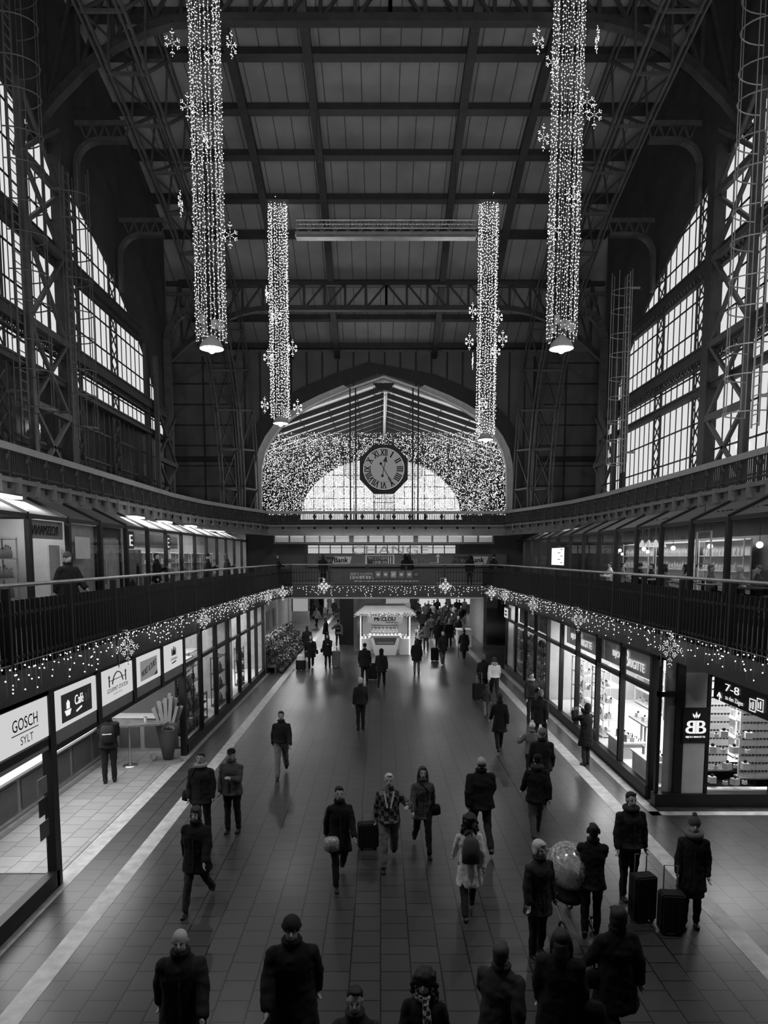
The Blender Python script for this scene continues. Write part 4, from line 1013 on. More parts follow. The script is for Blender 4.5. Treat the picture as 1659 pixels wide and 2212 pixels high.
def glasses_rack(x, y, z0, z1, wdt, rows, cols, face, label):
    t = thing('sunglasses_rack', label, 'display rack', (x, y, z0)); u = {'x': (0, -1, 0), 'y': (1, 0, 0)}[face]
    if face == 'x': obj('panel', B(x, x+.04, y-wdt/2, y+wdt/2, z0, z1), 'offwhite', t); obj('foot', B(x-.1, x+.2, y-wdt/2, y+wdt/2, z0, z0+.04), 'grey', t)
    else: obj('panel', B(x-wdt/2, x+wdt/2, y, y+.04, z0, z1), 'offwhite', t); obj('foot', B(x-wdt/2, x+wdt/2, y-.1, y+.2, z0, z0+.04), 'grey', t)
    for r in range(rows):
        for c in range(cols):
            a = -wdt/2+.1+(wdt-.2)*c/max(1, cols-1); z = z0+.2+(z1-z0-.3)*r/(rows-1)
            if face == 'x': put(P_glasses, (x-.06, y+a, z), R(-90), 1.15)
            else: put(P_glasses, (x+a, y-.06, z), 0, 1.15)
glasses_rack(7.45, 17.0, .29, 2.2, .8, 10, 5, 'x', 'sunglasses rack beside the portrait poster in the corner window')
glasses_rack(9.3, 16.6, .29, 2.6, 1.05, 11, 6, 'y', 'sunglasses rack in the passage window, right of its mullion')
glasses_rack(8.5, 17.3, .29, 2.7, .7, 11, 4, 'y', 'sunglasses rack deep in the passage window behind the glass cubes')
zs = rack('glass_shelf', 'stepped glass shelves with pale cubes in the passage window', 'shelf', 7.5, 8.75, 15.75, 16.3, .3, 1.9, 5, 'clearglass')
for k, z in enumerate(zs[:-1]):
    for i in range(5): put(P_box, (7.6+i*.25+rn.uniform(-.04, .04), 15.95+rn.uniform(-.1, .15), z), rn.uniform(-.4, .4), 1.25 if (i+k) % 2 else .7)
area('corner_lamp', (7.6, 17.5, 3.4), 1.6, 3, 208); area('passage_lamp', (9.6, 16.9, 3.4), 4.5, 1.4, 204); area('shop_lamp', (7.9, 22.4, 3.4), 1.6, 6, 264)
# shelves on the back wall of the jewellery shop
for k in range(3):
    y0 = 18.2+k*2.6; zs = rack('wall_shelf', ['wall shelf deep in the jewellery shop, behind the display plinth', 'wall shelf deep in the jewellery shop, behind the woman at the window', 'wall shelf deep in the jewellery shop, next to the plant shop wall'][k], 'shelf', 9.5, 9.85, y0, y0+2.2, .3, 2.4, 5, 'white')
    for z in zs[:-1]:
        for i in range(7): put(P_frame if i % 2 else P_box, (9.65, y0+.2+i*.3, z), R(-90), .9)
# plant shop: dark header signs, shelves with plants
t = thing('shop_sign', 'dark header sign in three panes over the plant shop windows', 'sign', (SRX+.2, 29.3, 2.68))
for a, b in ((26.3, 28.2), (28.4, 30.2), (30.4, 32.3)): obj('board', B(SRX+.2, SRX+.25, a, b, 2.68, 3.4), 'dgrey', t)
for s, ya, w in (('Shop', 32.0, 1.0), ('hier', 30.0, .9), ('garten', 28.0, 1.5)):
    glyphs(s); obj('lettering', text(MB(), s, (SRX+.185, ya, 2.82), (0, -1, 0), V, w, .36, (0, 0, 0), 0, .012), 'letterw', t)
def leaf_ball(r, h, n, seed, stem=.15, size=.085):
    rn = random.Random(seed); m = MB(); m.k = 1
    for i in range(n):
        a, b = rn.uniform(0, 2*PI), rn.uniform(-.3, 1); q = r*rn.uniform(.6, 1); c = Vector((q*math.cos(a)*math.cos(b), q*math.sin(a)*math.cos(b), stem+h*.5+h*.5*math.sin(b)))
        d = Vector((rn.uniform(-1, 1), rn.uniform(-1, 1), rn.uniform(-.3, 1))).normalized()*size; e = d.cross(Vector((rn.random(), rn.random(), .4))).normalized()*size*.5
        m.add([c-e*.2, c+d*.5+e, c+d, c+d*.5-e], [(0, 1, 2, 3)])
    return m
def plant(name, label, cat, loc, group, k, r=.16, h=.34, pot='dgrey', bloom='offwhite', n=70, s=1.0):
    t = thing(name, label, cat, loc, group); key = (k % 4, r, h, pot, bloom, n)
    if key not in PD:
        p = MB(); p.smooth = True; p.lathe(0, 0, [(0, 0), (.09, 0), (.125, .2), (.11, .2), (0, .19)], 12)
        f = leaf_ball(r, h, n, k % 4+1); g = leaf_ball(r*1.06, h*1.05, n//2, k % 4+20, .2, .065); PD[key] = (p.data('pot', [pot]), f.data('foliage', ['leafd', 'leafd']), g.data('blossoms', [bloom, bloom]))
    for nm, d in zip(('pot', 'foliage', 'blossoms'), PD[key]):
        o = link(bpy.data.objects.new(nm, d)); o.parent = t
    t.scale = (s, s, s); t.rotation_euler = (0, 0, k*1.3); return t
PD = {}
M['leafd'] = mat('leaf', .03, .5, var=.5, scale=12)
for k, (y0, y1) in enumerate(((26.4, 28.1), (28.5, 30.1), (30.5, 32.2))):
    zs = rack('plant_rack', ['plant rack in the plant shop bay nearest the jewellery shop', 'plant rack in the middle bay of the plant shop', 'plant rack in the far bay of the plant shop'][k], 'rack', SRX+.35, SRX+.8, y0, y1, .2, 2.3, 4, 'iron')
    for z in zs[:-1]:
        for i in range(4): plant('potted_plant', 'small flowering pot plant on a rack in the plant shop window', 'plant', (SRX+.55, y0+.25+i*.42, z), 'pot plants in the plant shop window', i+int(z*5), n=50, bloom='white' if (i+k) % 2 else 'greyp')
area('plant_lamp', (7.6, 29.3, 3.35), 1.5, 5, 75); area('far_window_lamp', (7.6, 33.5, 3.35), 1.5, 2.2, 80)
zs = rack('goods_rack', 'rack of mixed goods in the window just before the white stand', 'rack', SRX+.35, SRX+.8, 32.7, 34.5, .2, 2.4, 5, 'dgrey')
for z in zs[:-1]:
    for i in range(5): put(P_vase, (SRX+.6, 32.9+i*.37, z), 0, rn.uniform(.8, 1.4), 'pale vessel on the rack in the window before the white stand', 'vessels on the rack before the white stand')
t = thing('projecting_sign', 'small projecting box sign at the last shop window before the white stand', 'sign', (SRX-.1, 33.9, 2.7)); obj('box', B(SRX-.15, SRX-.02, 33.3, 34.4, 2.7, 3.25), 'dgrey', t)
obj('face', B(SRX-.17, SRX-.15, 33.4, 34.3, 2.75, 3.2), 'signglow', t); obj('marks', B(SRX-.18, SRX-.17, 33.6, 34.1, 2.85, 2.93).box(SRX-.18, SRX-.17, 33.6, 34.1, 3.02, 3.1), 'letter', t)
# ------------------------------------------------------------------ left shops 20-33
zsA = []
for k, (y0, y1, x0) in enumerate(((20.9, 22.6, -6.6), (23.2, 24.6, -6.9), (27.0, 28.4, -6.8), (20.8, 23.2, -9.1), (23.6, 26.0, -9.1))):
    lab = ['tall shelf in the shop window right behind the fries figure', 'wire shelf in the second window past the fries figure', 'white shelf beside the oval poster', 'back-wall shelf in the shop behind the fries figure', 'back-wall shelf in the shop next to the poster windows'][k]
    zs = rack('shop_shelf', lab, 'shelf', x0, x0+.45, y0, y1, .28, 2.5, 5, 'galv' if k < 3 else 'white')
    for z in zs[:-1]:
        for i in range(4): put((P_bag, P_vase, P_pack)[(i+k+int(z*4)) % 3], (x0+.22, y0+.2+i*(y1-y0-.4)/3, z), R(90), 1.1, *((None, None) if (i+k+int(z*4)) % 3 != 2 else ('pale product box on a shelf of the bright shop past the food hall', 'boxes in the bright shop')))
for k, (y0, y1, lab) in enumerate(((19.75, 20.85, 'narrow goods stand right beside the pillar of the bright shop'), (24.8, 26.0, 'dark goods stand in the bright shop before the partition'), (21.8, 23.1, 'low dark goods stand close to the glass of the bright shop'), (28.9, 29.5, 'thin goods stand just past the oval poster'))):
    zs = rack('goods_stand', lab, 'stand', -6.15, -5.85, y0 if k else 20.6, y1 if k else 21.5, .28, (2.3, 2.1, 1.2, 1.9)[k], 4, 'dgrey' if k % 2 else 'iron')
    for z in zs[:-1]:
        for i in range(4): put((P_bag, P_vase)[(i+k) % 2], (-6.0, (y0 if k else 20.6)+.15+i*.24, z), R(90), 1.2)
area('left_shop_lamp', (-7.3, 23.3, 3.38), 1.6, 4.8, 129); area('left_shop_lamp', (-7.2, 29.8, 3.38), 1.6, 6, 216)
for y in (21.2, 24.4, 27.9, 30.6): o = obj('ceiling_light', B(-6.6, -6.1, y-.4, y+.4, 3.36, 3.43), 'panelglow', label=['square ceiling light behind the fries figure window', 'square ceiling light in the second bright shop window', 'square ceiling light above the white shelf', 'square ceiling light above the oval poster'][(21.2, 24.4, 27.9, 30.6).index(y)], cat='light')
t = thing('oval_poster', 'black oval discount poster standing in the bright shop window', 'poster', (-5.95, 28.7, .3)); m = MB(); m.rings([(-5.95, 28.7, 1.0+.05, .01, .05)]+[(-5.95, 28.7, 1.75-.75*math.cos(a), .012, .42*math.sin(a)+.02) for a in [PI*i/10 for i in range(1, 10)]]+[(-5.95, 28.7, 2.5, .01, .02)], 12); obj('panel', m, 'letter', t)
obj('lettering', text(MB(), 'Aviko', (-5.93, 28.45, 1.95), U, V, .01, .01, (0, 0, 0)).box(-5.935, -5.93, 28.48, 28.56, 1.9, 2.15).box(-5.935, -5.93, 28.62, 28.7, 1.9, 2.15).box(-5.935, -5.93, 28.78, 28.9, 1.9, 2.1).box(-5.935, -5.93, 28.45, 28.95, 1.66, 1.7).box(-5.935, -5.93, 28.5, 28.9, 1.5, 1.54).box(-5.935, -5.93, 28.55, 28.85, 1.34, 1.38), 'letterw', t)
obj('stem', B(-5.97, -5.94, 28.68, 28.72, .28, 1.05), 'black', t)
# ------------------------------------------------------------------ food hall: counters, table, fries figure
t = thing('food_counter', 'long pale food counter with glass display along the food hall', 'counter', (-8.2, 14, .012))
obj('body', B(-8.6, -7.9, 8.2, 19.9, .012, 1.0), 'greyp', t); obj('worktop', B(-8.8, -7.75, 8.1, 19.95, 1.0, 1.06), 'offwhite', t)
for i in range(9): obj('front_panel', B(-7.9, -7.87, 8.4+i*1.28, 9.5+i*1.28, .2, .85), 'dgrey', t)
obj('glass_guard', MB().add([(-7.95, 8.3, 1.06), (-7.95, 19.8, 1.06), (-8.1, 19.8, 1.45), (-8.1, 8.3, 1.45)], [(0, 1, 2, 3)]), 'clearglass', t)
obj('foot_rail', MB().tube([(-7.7, 8.4, .25), (-7.7, 19.8, .25)], .025, 6), 'steel', t)
DISH = MB(); DISH.smooth = True; DISH.lathe(0, 0, [(0, 0), (.12, 0), (.16, .05), (.14, .05), (0, .03)], 12); DISH.k = 1; DISH.ell((0, 0, .05), (.11, .11, .05), 8, 5)
P_dish = proto('food_tray', DISH, ['offwhite', 'greyp'], 'round dish of food on the long food counter', 'dish', 'dishes on the food counter')
for i in range(18): put(P_dish, (-8.35+.15*(i % 2), 9+i*.58, 1.061))
t = thing('end_counter', 'grey counter with dark panels across the end of the food hall', 'counter', (-7.3, 20.1, .012))
obj('body', B(-8.6, -6.2, 19.95, 20.28, .012, 1.02), 'grey', t); obj('worktop', B(-8.65, -6.15, 19.85, 20.29, 1.02, 1.08), 'offwhite', t)
for i in range(3): obj('dark_panel', B(-8.4+i*.74, -7.8+i*.74, 19.92, 19.95, .15, .9), 'dgrey', t)
obj('menu_screen', B(-8.2, -6.5, 20.2, 20.28, 1.9, 2.5), 'letter', label='dark screen on the end wall above the grey counter', cat='screen')
t = thing('standing_table', 'tall standing table with teardrop wooden top and steel leg', 'table', (-6.7, 18.7, .012)); c = (-6.75, 18.55)
poly = [(-1.0, .3), (-.95, -.15), (-.7, -.38), (-.3, -.42), (.9, -.1), (.95, .12), (.1, .4), (-.6, .45)]
obj('top', MB().prism(poly, (c[0], c[1], 1.16), (1, 0, 0), (0, 1, 0), (0, 0, .05)), 'wood', t); obj('leg', MB().cyl(c[0]-.1, c[1], .012, 1.16, .035), 'steel', t); obj('foot', MB().cyl(c[0]-.1, c[1], .012, .04, .2, .18), 'steel', t)
t = thing('drink_cup', 'small paper cup with a straw on the wooden standing table', 'cup', (-6.45, 18.7, 1.21)); obj('cup', MB().cyl(-6.45, 18.7, 1.21, 1.33, .035, .045), 'offwhite', t); obj('lid', MB().cyl(-6.45, 18.7, 1.33, 1.345, .05), 'grey', t); obj('straw', MB().tube([(-6.45, 18.7, 1.34), (-6.43, 18.7, 1.45)], .005, 5), 'offwhite', t)
t = thing('fries_figure', 'man-high bag-of-fries advertising figure on a base plate', 'figure', (-5.95, 19.1, 0)); fx, fy = -5.95, 19.0
m = MB(); m.smooth = True; m.rings([(fx, fy, .08, .14, .12), (fx, fy, .7, .26, .18), (fx, fy, 1.12, .36, .22), (fx, fy, 1.14, .3, .17)], 18); obj('bag', m, 'dgrey', t)
rn = random.Random(4)
for i in range(11):
    a = -1+2*i/10; x = fx+a*.3; top = 1.45+.38*math.cos(a*1.3)+rn.uniform(-.12, .12); y = fy+(-.08 if i % 2 else .07)
    obj('chip', MB().bar((x*.6+fx*.4, y, .95), (x+a*.1, y, top), .1, .08), 'grey', t)
m = MB(); m.smooth = True; m.ell((fx+.08, fy-.2, .98), (.2, .02, .09), 16, 8); obj('badge', m, 'greyp', t); obj('lettering', text(MB(), 'Aviko', (fx-.04, fy-.235, .94), (1, 0, 0), V, .24, .09, (0, 0, 0), .2, .003), 'letter', t)
obj('base_plate', MB().rings([(fx, fy, .005, .42, .3), (fx, fy, .05, .4, .28)], 20), 'greyp', t)
m = MB(); m.smooth = True; m.torus((fx-.38, fy-.1, .16), .08, .03, 'y', 12, 6); obj('curl', m, 'grey', t)
area('food_lamp', (-8.2, 14.2, 3.45), 4.5, 10, 532); area('entrance_lamp', (-7.4, 8, 3.3), 2.5, 2.5, 33)
t = thing('end_counter', 'near curved grey counter end behind the first glass pane', 'counter', (-7.6, 9.6, 0)); 
obj('body', B(-8.6, -6.9, 7.2, 8.05, 0, 1.2), 'greyp', t); obj('worktop', B(-8.7, -6.8, 7.1, 8.09, 1.2, 1.26), 'offwhite', t)
for i, z in enumerate((2.1, 1.75, 1.35)): obj('notice', B(-5.64, -5.63, 11.1, 11.4, z-.35, z-.06), ['greyp', 'letter', 'dgrey'][i], label=['topmost paper notice on the glass by the first pillar', 'middle dark notice on the glass by the first pillar', 'lowest dark notice on the glass by the first pillar'][i], cat='notice')
# ------------------------------------------------------------------ flower stall
rn = random.Random(12); FL = 'bucket of cut flowers on the flower stall'
for i in range(54):
    row = i % 3; y = 33.9+(i//3)*.55; z = .02+.42*(2-row)*(1 if row < 2 else 1); x = -5.75+row*.42
    if row < 2: pass
    plant('flower_bucket', ['bucket of pale blossoms on the top tier of the flower stall', 'bucket of mixed flowers on the middle tier of the flower stall', 'leafy flower bucket on the bottom tier of the flower stall'][row], 'flowers', (x+rn.uniform(-.05, .05), y, z), ['flower buckets, top tier', 'flower buckets, middle tier', 'flower buckets, bottom tier'][row], i, r=.27, h=.5, bloom='white' if row == 0 or i % 4 == 0 else ('greyp' if i % 2 else 'cream'), n=90, s=1.1)
m = MB().box(-6.1, -5.55, 33.6, 43.8, .7, .86).box(-5.6, -5.1, 33.6, 43.8, .3, .44); m.box(-6.05, -5.98, 33.7, 43.7, 0, .7).box(-5.2, -5.14, 33.7, 43.7, 0, .3).box(-5.6, -5.55, 33.7, 43.7, 0, .7)
obj('flower_steps', m, 'dgrey', label='dark stepped stand of the flower stall', cat='stand')
S('wall_flower_shop', B(-6.6, -6.5, 33.6, 44, 0, 3.5), 'grey')
for i in range(7): obj('wall_board', B(-6.5, -6.46, 34.0+i*1.3, 34.9+i*1.3, 1.5, 2.6), 'greyp' if i % 2 else 'dgrey', label='upright board on the wall above the flower stall', cat='board', group='boards above the flower stall')
area('flower_lamp', (-5.0, 36.5, 3.35), 1.2, 5, 72)
# ------------------------------------------------------------------ gallery shops
for s, GX, UX, WX, n0 in ((-1, GL, UL, WLX, 10.2), (1, GR, UR, WRX, 9.3)):
    Y = n0; k = 0
    while Y < 43:
        NW[0] += 1; m = MB().box(GX-.06, GX+.06, Y-.07, Y+.07, ZG, 6.72); m.bar((GX, Y, 6.7), (GX+s*1.05, Y, 7.22), .1, .14); m.box(GX-.04, GX+.04, Y, Y+2.1, 6.62, 6.72).box(GX-.05, GX+.05, Y, Y+2.1, ZG, ZG+.18)
        f = S('window_%d' % NW[0], m, 'black')
        obj('pane', MB().add([(GX, Y, ZG+.18), (GX, Y+2.1, ZG+.18), (GX, Y+2.1, 6.62), (GX, Y, 6.62)], [(0, 1, 2, 3)]), 'glass', f)
        obj('roof_pane', MB().add([(GX, Y+.05, 6.7), (GX, Y+2.05, 6.7), (GX+s*1.05, Y+2.05, 7.22), (GX+s*1.05, Y+.05, 7.22)], [(0, 1, 2, 3)]), 'frost', f)
        Y += 2.1
# left: drugstore, blank panels, door, then bright shop
xi = GL-.25
S('wall_left_gallery', B(-10.9, -10.8, 10, 43, ZG, 7.2).box(-10.8, GL-.1, 18.6, 18.7, ZG, 6.7).box(-10.8, GL-.1, 22.9, 23.0, ZG, 6.7).box(-10.8, GL, 43, 43.15, ZG, 7.2), 'offwhite')
S('wall_left_panel', B(xi, xi+.06, 18.65, 20.7, ZG, 6.6), 'grey2'); 
obj('notice', B(GL+.02, GL+.03, 18.95, 19.9, 5.65, 6.25), 'offwhite', label='square white paper notice on the gallery panel behind the passer-by', cat='notice')
t = thing('door_1', None, None, (xi, 21.8, ZG)); t['kind'] = 'structure'; obj('leaf', B(xi, xi+.08, 20.95, 22.6, ZG, 6.25), 'grey2', t); obj('frame', B(xi, xi+.1, 20.78, 20.92, ZG, 6.6).box(xi, xi+.1, 22.62, 22.76, ZG, 6.6).box(xi, xi+.1, 20.9, 22.62, 6.3, 6.6), 'letter', t)
obj('door_handle', MB().tube([(xi+.1, 21.2, 5.6), (xi+.2, 21.2, 5.6), (xi+.2, 21.2, 4.9), (xi+.1, 21.2, 4.9)], .03, 6), 'steel', t)
t = thing('gallery_poster', 'poster with outlined towers behind the gallery glass', 'poster', (xi, 23.9, ZG)); obj('panel', B(xi, xi+.03, 23.05, 24.85, ZG+.1, 5.95), 'greyp', t)
m = MB(); 
for y, w, z1 in ((23.2, .3, 5.4), (23.6, .55, 5.0), (24.3, .3, 5.55)): m.prism([(0, 0), (w, 0), (w, z1-4.5), (w/2, z1-4.35), (0, z1-4.5)], (xi+.035, y, 4.3), U, V, (.005, 0, 0))
obj('printed_towers', m, 'letter', t); obj('printed_light', MB().box(xi+.042, xi+.046, 23.25, 23.42, 4.35, 5.0).box(xi+.042, xi+.046, 24.36, 24.54, 4.35, 5.1), 'offwhite', t)
for k, (y0, y1, nm) in enumerate(((10.4, 12.2, 'drugstore shelf hidden mostly by the picture edge'), (12.5, 14.3, 'drugstore shelf in the second gallery bay'), (14.6, 16.3, 'drugstore shelf behind the first visible gallery post'), (16.6, 17.9, 'drugstore shelf behind the reversed sign'))):
    zs = rack('drugstore_shelf', nm, 'shelf', -9.7, -9.3, y0, y1, ZG, 6.2, 5, 'grey')
    if k > 1:
        for z in zs[:-1]:
            for i in range(11): put(P_bottle, (-9.42, y0+.12+i*(y1-y0-.24)/10, z), 0, rn.uniform(.8, 1.5))
    else:
        for z in zs[:-1]:
            for i in range(5): put(P_bottle, (-9.42, y0+.2+i*(y1-y0-.4)/4, z), 0, 1.3)
t = thing('reversed_sign', 'glass-front sign whose letters read backwards, behind the first gallery panes', 'sign', (GL-.1, 17.5, 6.2)); glyphs('ROSSMANN')
obj('panel', B(GL-.14, GL-.1, 16.65, 18.5, 6.15, 6.6), 'grey', t); obj('lettering', text(MB(), 'ROSSMANN', (GL-.08, 18.2, 6.24), (0, -1, 0), V, 1.35, .24, (0, 0, 0), 0, .01), 'dgrey', t)
obj('pale_board', B(xi, xi+.05, 17.9, 18.5, ZG, 6.0), 'cream', label='tall pale panel beside the drugstore shelves', cat='board')
for k in range(7):
    y0 = 25.2+k*2.1; zs = rack('gallery_shelf', 'lit shelf in the gallery shop, %s bay past the tower poster' % ['first', 'second', 'third', 'fourth', 'fifth', 'sixth', 'seventh'][k], 'shelf', -9.5, -9.1, y0, y0+1.7, ZG, 5.9, 5, 'white', 'x0')
    for z in zs[:-1]:
        for i in range(6): put(P_pack, (-9.25, y0+.15+i*.28, z), R(90), rn.uniform(.7, 1.3))
for k, y in enumerate((24.1, 28.3)):
    t = thing('letter_sign', 'hanging sign with a large letter E, %s the tower poster' % ('right above' if k == 0 else 'two bays past'), 'sign', (-8.6, y, 6.05)); glyphs('E')
    obj('panel', B(-8.64, -8.6, y-.3, y+.3, 5.98, 6.58), 'letter', t); obj('letter', text(MB(), 'E', (-8.59, y-.14, 6.08), U, V, .28, .38, (0, 0, 0), 0, .02), 'letterglow', t)
obj('header_sign', B(-8.9, -8.86, 25, 30.5, 6.05, 6.55), 'signgrey', label='long plain grey header board inside the gallery shop', cat='sign')
for y, l in ((17, 'ceiling light over the drugstore shelves'), (26, 'ceiling light in the gallery shop, nearest the tower poster'), (29.5, 'ceiling light in the middle of the gallery shop'), (33.5, 'ceiling light in the gallery shop, before the last bays'), (38, 'ceiling light at the far end of the gallery shop')):
    obj('ceiling_light', B(-9.3, -8.9, y-.5, y+.5, 7.12, 7.19), 'panelglow', label=l, cat='light')
area('drugstore_lamp', (-9.0, 14.5, 7.1), 1, 7, 306); area('gallery_shop_lamp', (-8.9, 27.5, 7.1), .8, 6, 346); area('gallery_shop_lamp', (-8.9, 36, 7.1), .8, 10, 472)
# right: restaurant
S('wall_right_gallery', B(12.6, 12.7, 8, 43, ZG, 7.2).box(GR+.05, 12.6, 43, 43.15, ZG, 7.2), 'darkwall'); S('floor_restaurant', B(GR+.1, 12.6, 8, 43, ZG, ZG+.03), 'wood')
obj('back_bar', B(12.0, 12.5, 22, 34, ZG+.03, 5.3).box(12.3, 12.5, 22, 34, 5.3, 6.4), 'greyp', label='long pale back bar along the restaurant wall', cat='bar counter')
def pendant(px, py, X, label, r=.07, cone=False):
    p = atx(px, py, X); t = thing('pendant_lamp', label, 'lamp', p); obj('cord', MB().tube([(X, p.y, p.z+.1), (X, p.y, 7.19)], .008, 5), 'iron', t)
    m = MB(); m.smooth = True
    if cone: m.lathe(X, p.y, [(.03, p.z+.3), (.16, p.z)], 14); obj('shade', m, 'shadeglow', t)
    else: m.ell((X, p.y, p.z), (r, r, r)); obj('globe', m, 'globeglow', t)
M['globeglow'] = emi('globe_lamp', 3.5); M['shadeglow'] = emi('lamp_shade_glow', .7)
for k, (x, y, r) in enumerate(((1641, 1177, .09), (1534, 1180, .08), (1454, 1184, .08), (1399, 1192, .07), (1391, 1186, .08), (1373, 1194, .06), (1344, 1197, .06), (1339, 1189, .07), (1333, 1194, .06))):
    pendant(x, y, 10.4, 'round pendant lamp in the restaurant, %s' % ['nearest to the camera', 'glowing beside the hanging rope frame', 'alone between two gallery posts', 'lower one of the middle pair', 'upper one of the middle pair', 'just past the middle pair', 'lowest of the far three', 'highest of the far three', 'farthest of all'][k], r)
for k, x in enumerate((1387, 1401, 1416, 1431)): pendant(x, 1182, 11.2, ['cone lamp over the bar, farthest one', 'cone lamp over the bar, second from the far end', 'cone lamp over the bar, third from the far end', 'cone lamp over the bar, nearest one'][k], cone=True)
t = thing('rope_frame', 'white rectangular hanging frame inside the restaurant glass', 'frame', (9.4, 19.5, 5.2)); a = atx(1503, 1218, 9.3); b = atx(1537, 1147, 9.3)
m = MB().bar((9.3, a.y, a.z), (9.3, a.y, b.z), .04).bar((9.3, b.y, a.z), (9.3, b.y, b.z), .04).bar((9.3, a.y, a.z), (9.3, b.y, a.z), .04).bar((9.3, a.y, b.z), (9.3, b.y, b.z), .03); obj('bars', m, 'offwhite', t)
m = MB().tube([(9.3, (a.y+b.y)/2, b.z), (9.3, (a.y+b.y)/2, 7.19)], .01, 5); obj('cord', m, 'iron', t)
t = thing('menu_board', 'bright white menu board at the restaurant entrance', 'sign', (GR-.05, 33, ZG)); a = atx(1192, 1220, GR-.1); b = atx(1219, 1183, GR-.1)
obj('face', B(GR-.12, GR-.1, b.y, a.y, a.z, b.z), 'menuglow', t); obj('back', B(GR-.1, GR-.06, b.y-.05, a.y+.05, a.z-.05, b.z+.05), 'black', t); m = MB()
for r in range(6): m.box(GR-.13, GR-.12, b.y+.2+(r % 2)*.4, b.y+.6+(r % 2)*.5, a.z+.1+r*.16, a.z+.13+r*.16)
obj('printed_lines', m, 'grey', t); obj('leg', B(GR-.1, GR-.06, (a.y+b.y)/2-.1, (a.y+b.y)/2+.1, ZG, a.z-.05), 'black', t); M
glyphs('STEAKHOUSE'); glyphs('RESTAURANT')
t = thing('fascia_lettering', 'dim lettering band running above the restaurant glass', 'sign', (UR-.1, 22, 6.9)); 
for s, ya, w in (('RESTAURANT', 19.3, 2.6), ('BAR GRILL', 24.2, 2.4)): 
    glyphs(s); obj('lettering', text(MB(), s, (GR+.45, ya, 6.75), (0, -1, 0), V, w, .2, (0, 0, 0), 0, .008), 'greyp', t)
area('restaurant_lamp', (10.6, 16.5, 7.1), 1, 8, 70); area('restaurant_lamp', (10.6, 27, 7.1), 1, 10, 192); area('restaurant_lamp', (10, 38, 7.1), 1, 8, 192)
# ------------------------------------------------------------------ kiosk
kx, ky = .27, 40.1
t = thing('drinks_kiosk', 'brightly lit drinks kiosk with hipped roof and curved name board', 'kiosk', (kx, ky+1.3, 0))
obj('side_counter', B(kx-1.48, kx-.85, ky+.2, ky+1.4, 0, .95), 'white', t); obj('side_counter', B(kx+.85, kx+1.48, ky+.2, ky+1.4, 0, .95), 'white', t)
obj('front_counter', MB().rings([]) if False else MB().prism([(-.62, 0), (.62, 0), (.86, 1.12), (-.86, 1.12)], (kx, ky, 0), (1, 0, 0), (0, 0, 1), (0, .8, 0)), 'white', t)
obj('menu_window', MB().prism([(-.55, .62), (.55, .62), (.68, 1.02), (-.68, 1.02)], (kx, ky-.01, 0), (1, 0, 0), (0, 0, 1), (0, .01, 0)), 'dgrey', t)
obj('menu_strip', B(kx-.5, kx+.5, ky-.03, ky-.012, .66, .78), 'greyp', t)
obj('counter_top', B(kx-.95, kx+.95, ky-.06, ky+.9, 1.12, 1.17), 'white', t)
for x in (kx-1.46, kx+1.4):
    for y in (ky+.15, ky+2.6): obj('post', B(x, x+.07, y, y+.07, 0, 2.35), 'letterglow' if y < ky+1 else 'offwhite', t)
obj('back_wall', B(kx-1.45, kx+1.45, ky+2.6, ky+2.66, 0, 2.35), 'grey', t)
for i in range(5): obj('slat', B(kx-.8, kx+.8, ky+2.5, ky+2.58, 1.35+i*.14, 1.41+i*.14), 'dgrey', t)
v = [(kx-1.75, ky-.2, 2.42), (kx+1.75, ky-.2, 2.42), (kx+1.75, ky+3, 2.42), (kx-1.75, ky+3, 2.42), (kx-1.2, ky+.5, 2.85), (kx+1.2, ky+.5, 2.85), (kx+1.2, ky+2.4, 2.85), (kx-1.2, ky+2.4, 2.85)]
obj('roof', MB().add(v, [(3, 2, 1, 0), (0, 1, 5, 4), (1, 2, 6, 5), (2, 3, 7, 6), (3, 0, 4, 7), (4, 5, 6, 7)]).box(kx-1.77, kx+1.77, ky-.22, ky+3.02, 2.32, 2.43), 'cream', t)
n = 14; pts = [(-1.05+2.1*i/n, .62) for i in range(n+1)]; low = [(1.0-2.0*i/n, .02-.0+.12*abs(1-2*i/n)**2) for i in range(n+1)]
nb = obj('name_board', MB().prism(pts+low, (kx, ky-.26, 1.78), (1, 0, 0), (0, 0, 1), (0, .06, 0)), 'signgrey2', t)
obj('lettering', text(MB(), 'Mr.CLOU', (kx-.62, ky-.28, 2.04), (1, 0, 0), V, 1.2, .22, (0, 0, 0), 0, .01), 'letter', nb); glyphs('Good for you')
obj('small_lettering', text(MB(), 'Good for you', (kx+.02, ky-.28, 1.9), (1, 0, 0), V, .7, .1, (0, 0, 0), .3, .004), 'letter', nb)
rn = random.Random(8); m = MB(); 
for i in range(230):
    x = kx+rn.uniform(-1.8, 1.8); c = Vector((x, ky-.26+rn.uniform(-.06, .04), 2.36+rn.uniform(-.09, .1))); d = Vector((rn.uniform(-1, 1), rn.uniform(-1, .2), rn.uniform(-1, 1))).normalized()*.1; e = Vector((d.z, 0, -d.x))*.2; m.add([c, c+d*.5+e, c+d, c+d*.5-e], [(0, 1, 2, 3)])
obj('fir_garland', m, 'leafd', t); m = MB()
for i in range(70): m.octa((kx+rn.uniform(-1.8, 1.8), ky-.36, 2.36+rn.uniform(-.08, .1)), .014)
obj('garland_bulbs', m, 'led', t)
obj('tube_light', B(kx-1.3, kx+1.3, ky+.6, ky+.7, 2.28, 2.32), 'panelglow', t)
area('kiosk_lamp', (kx, ky+.7, 2.25), 2.4, .8, 110)
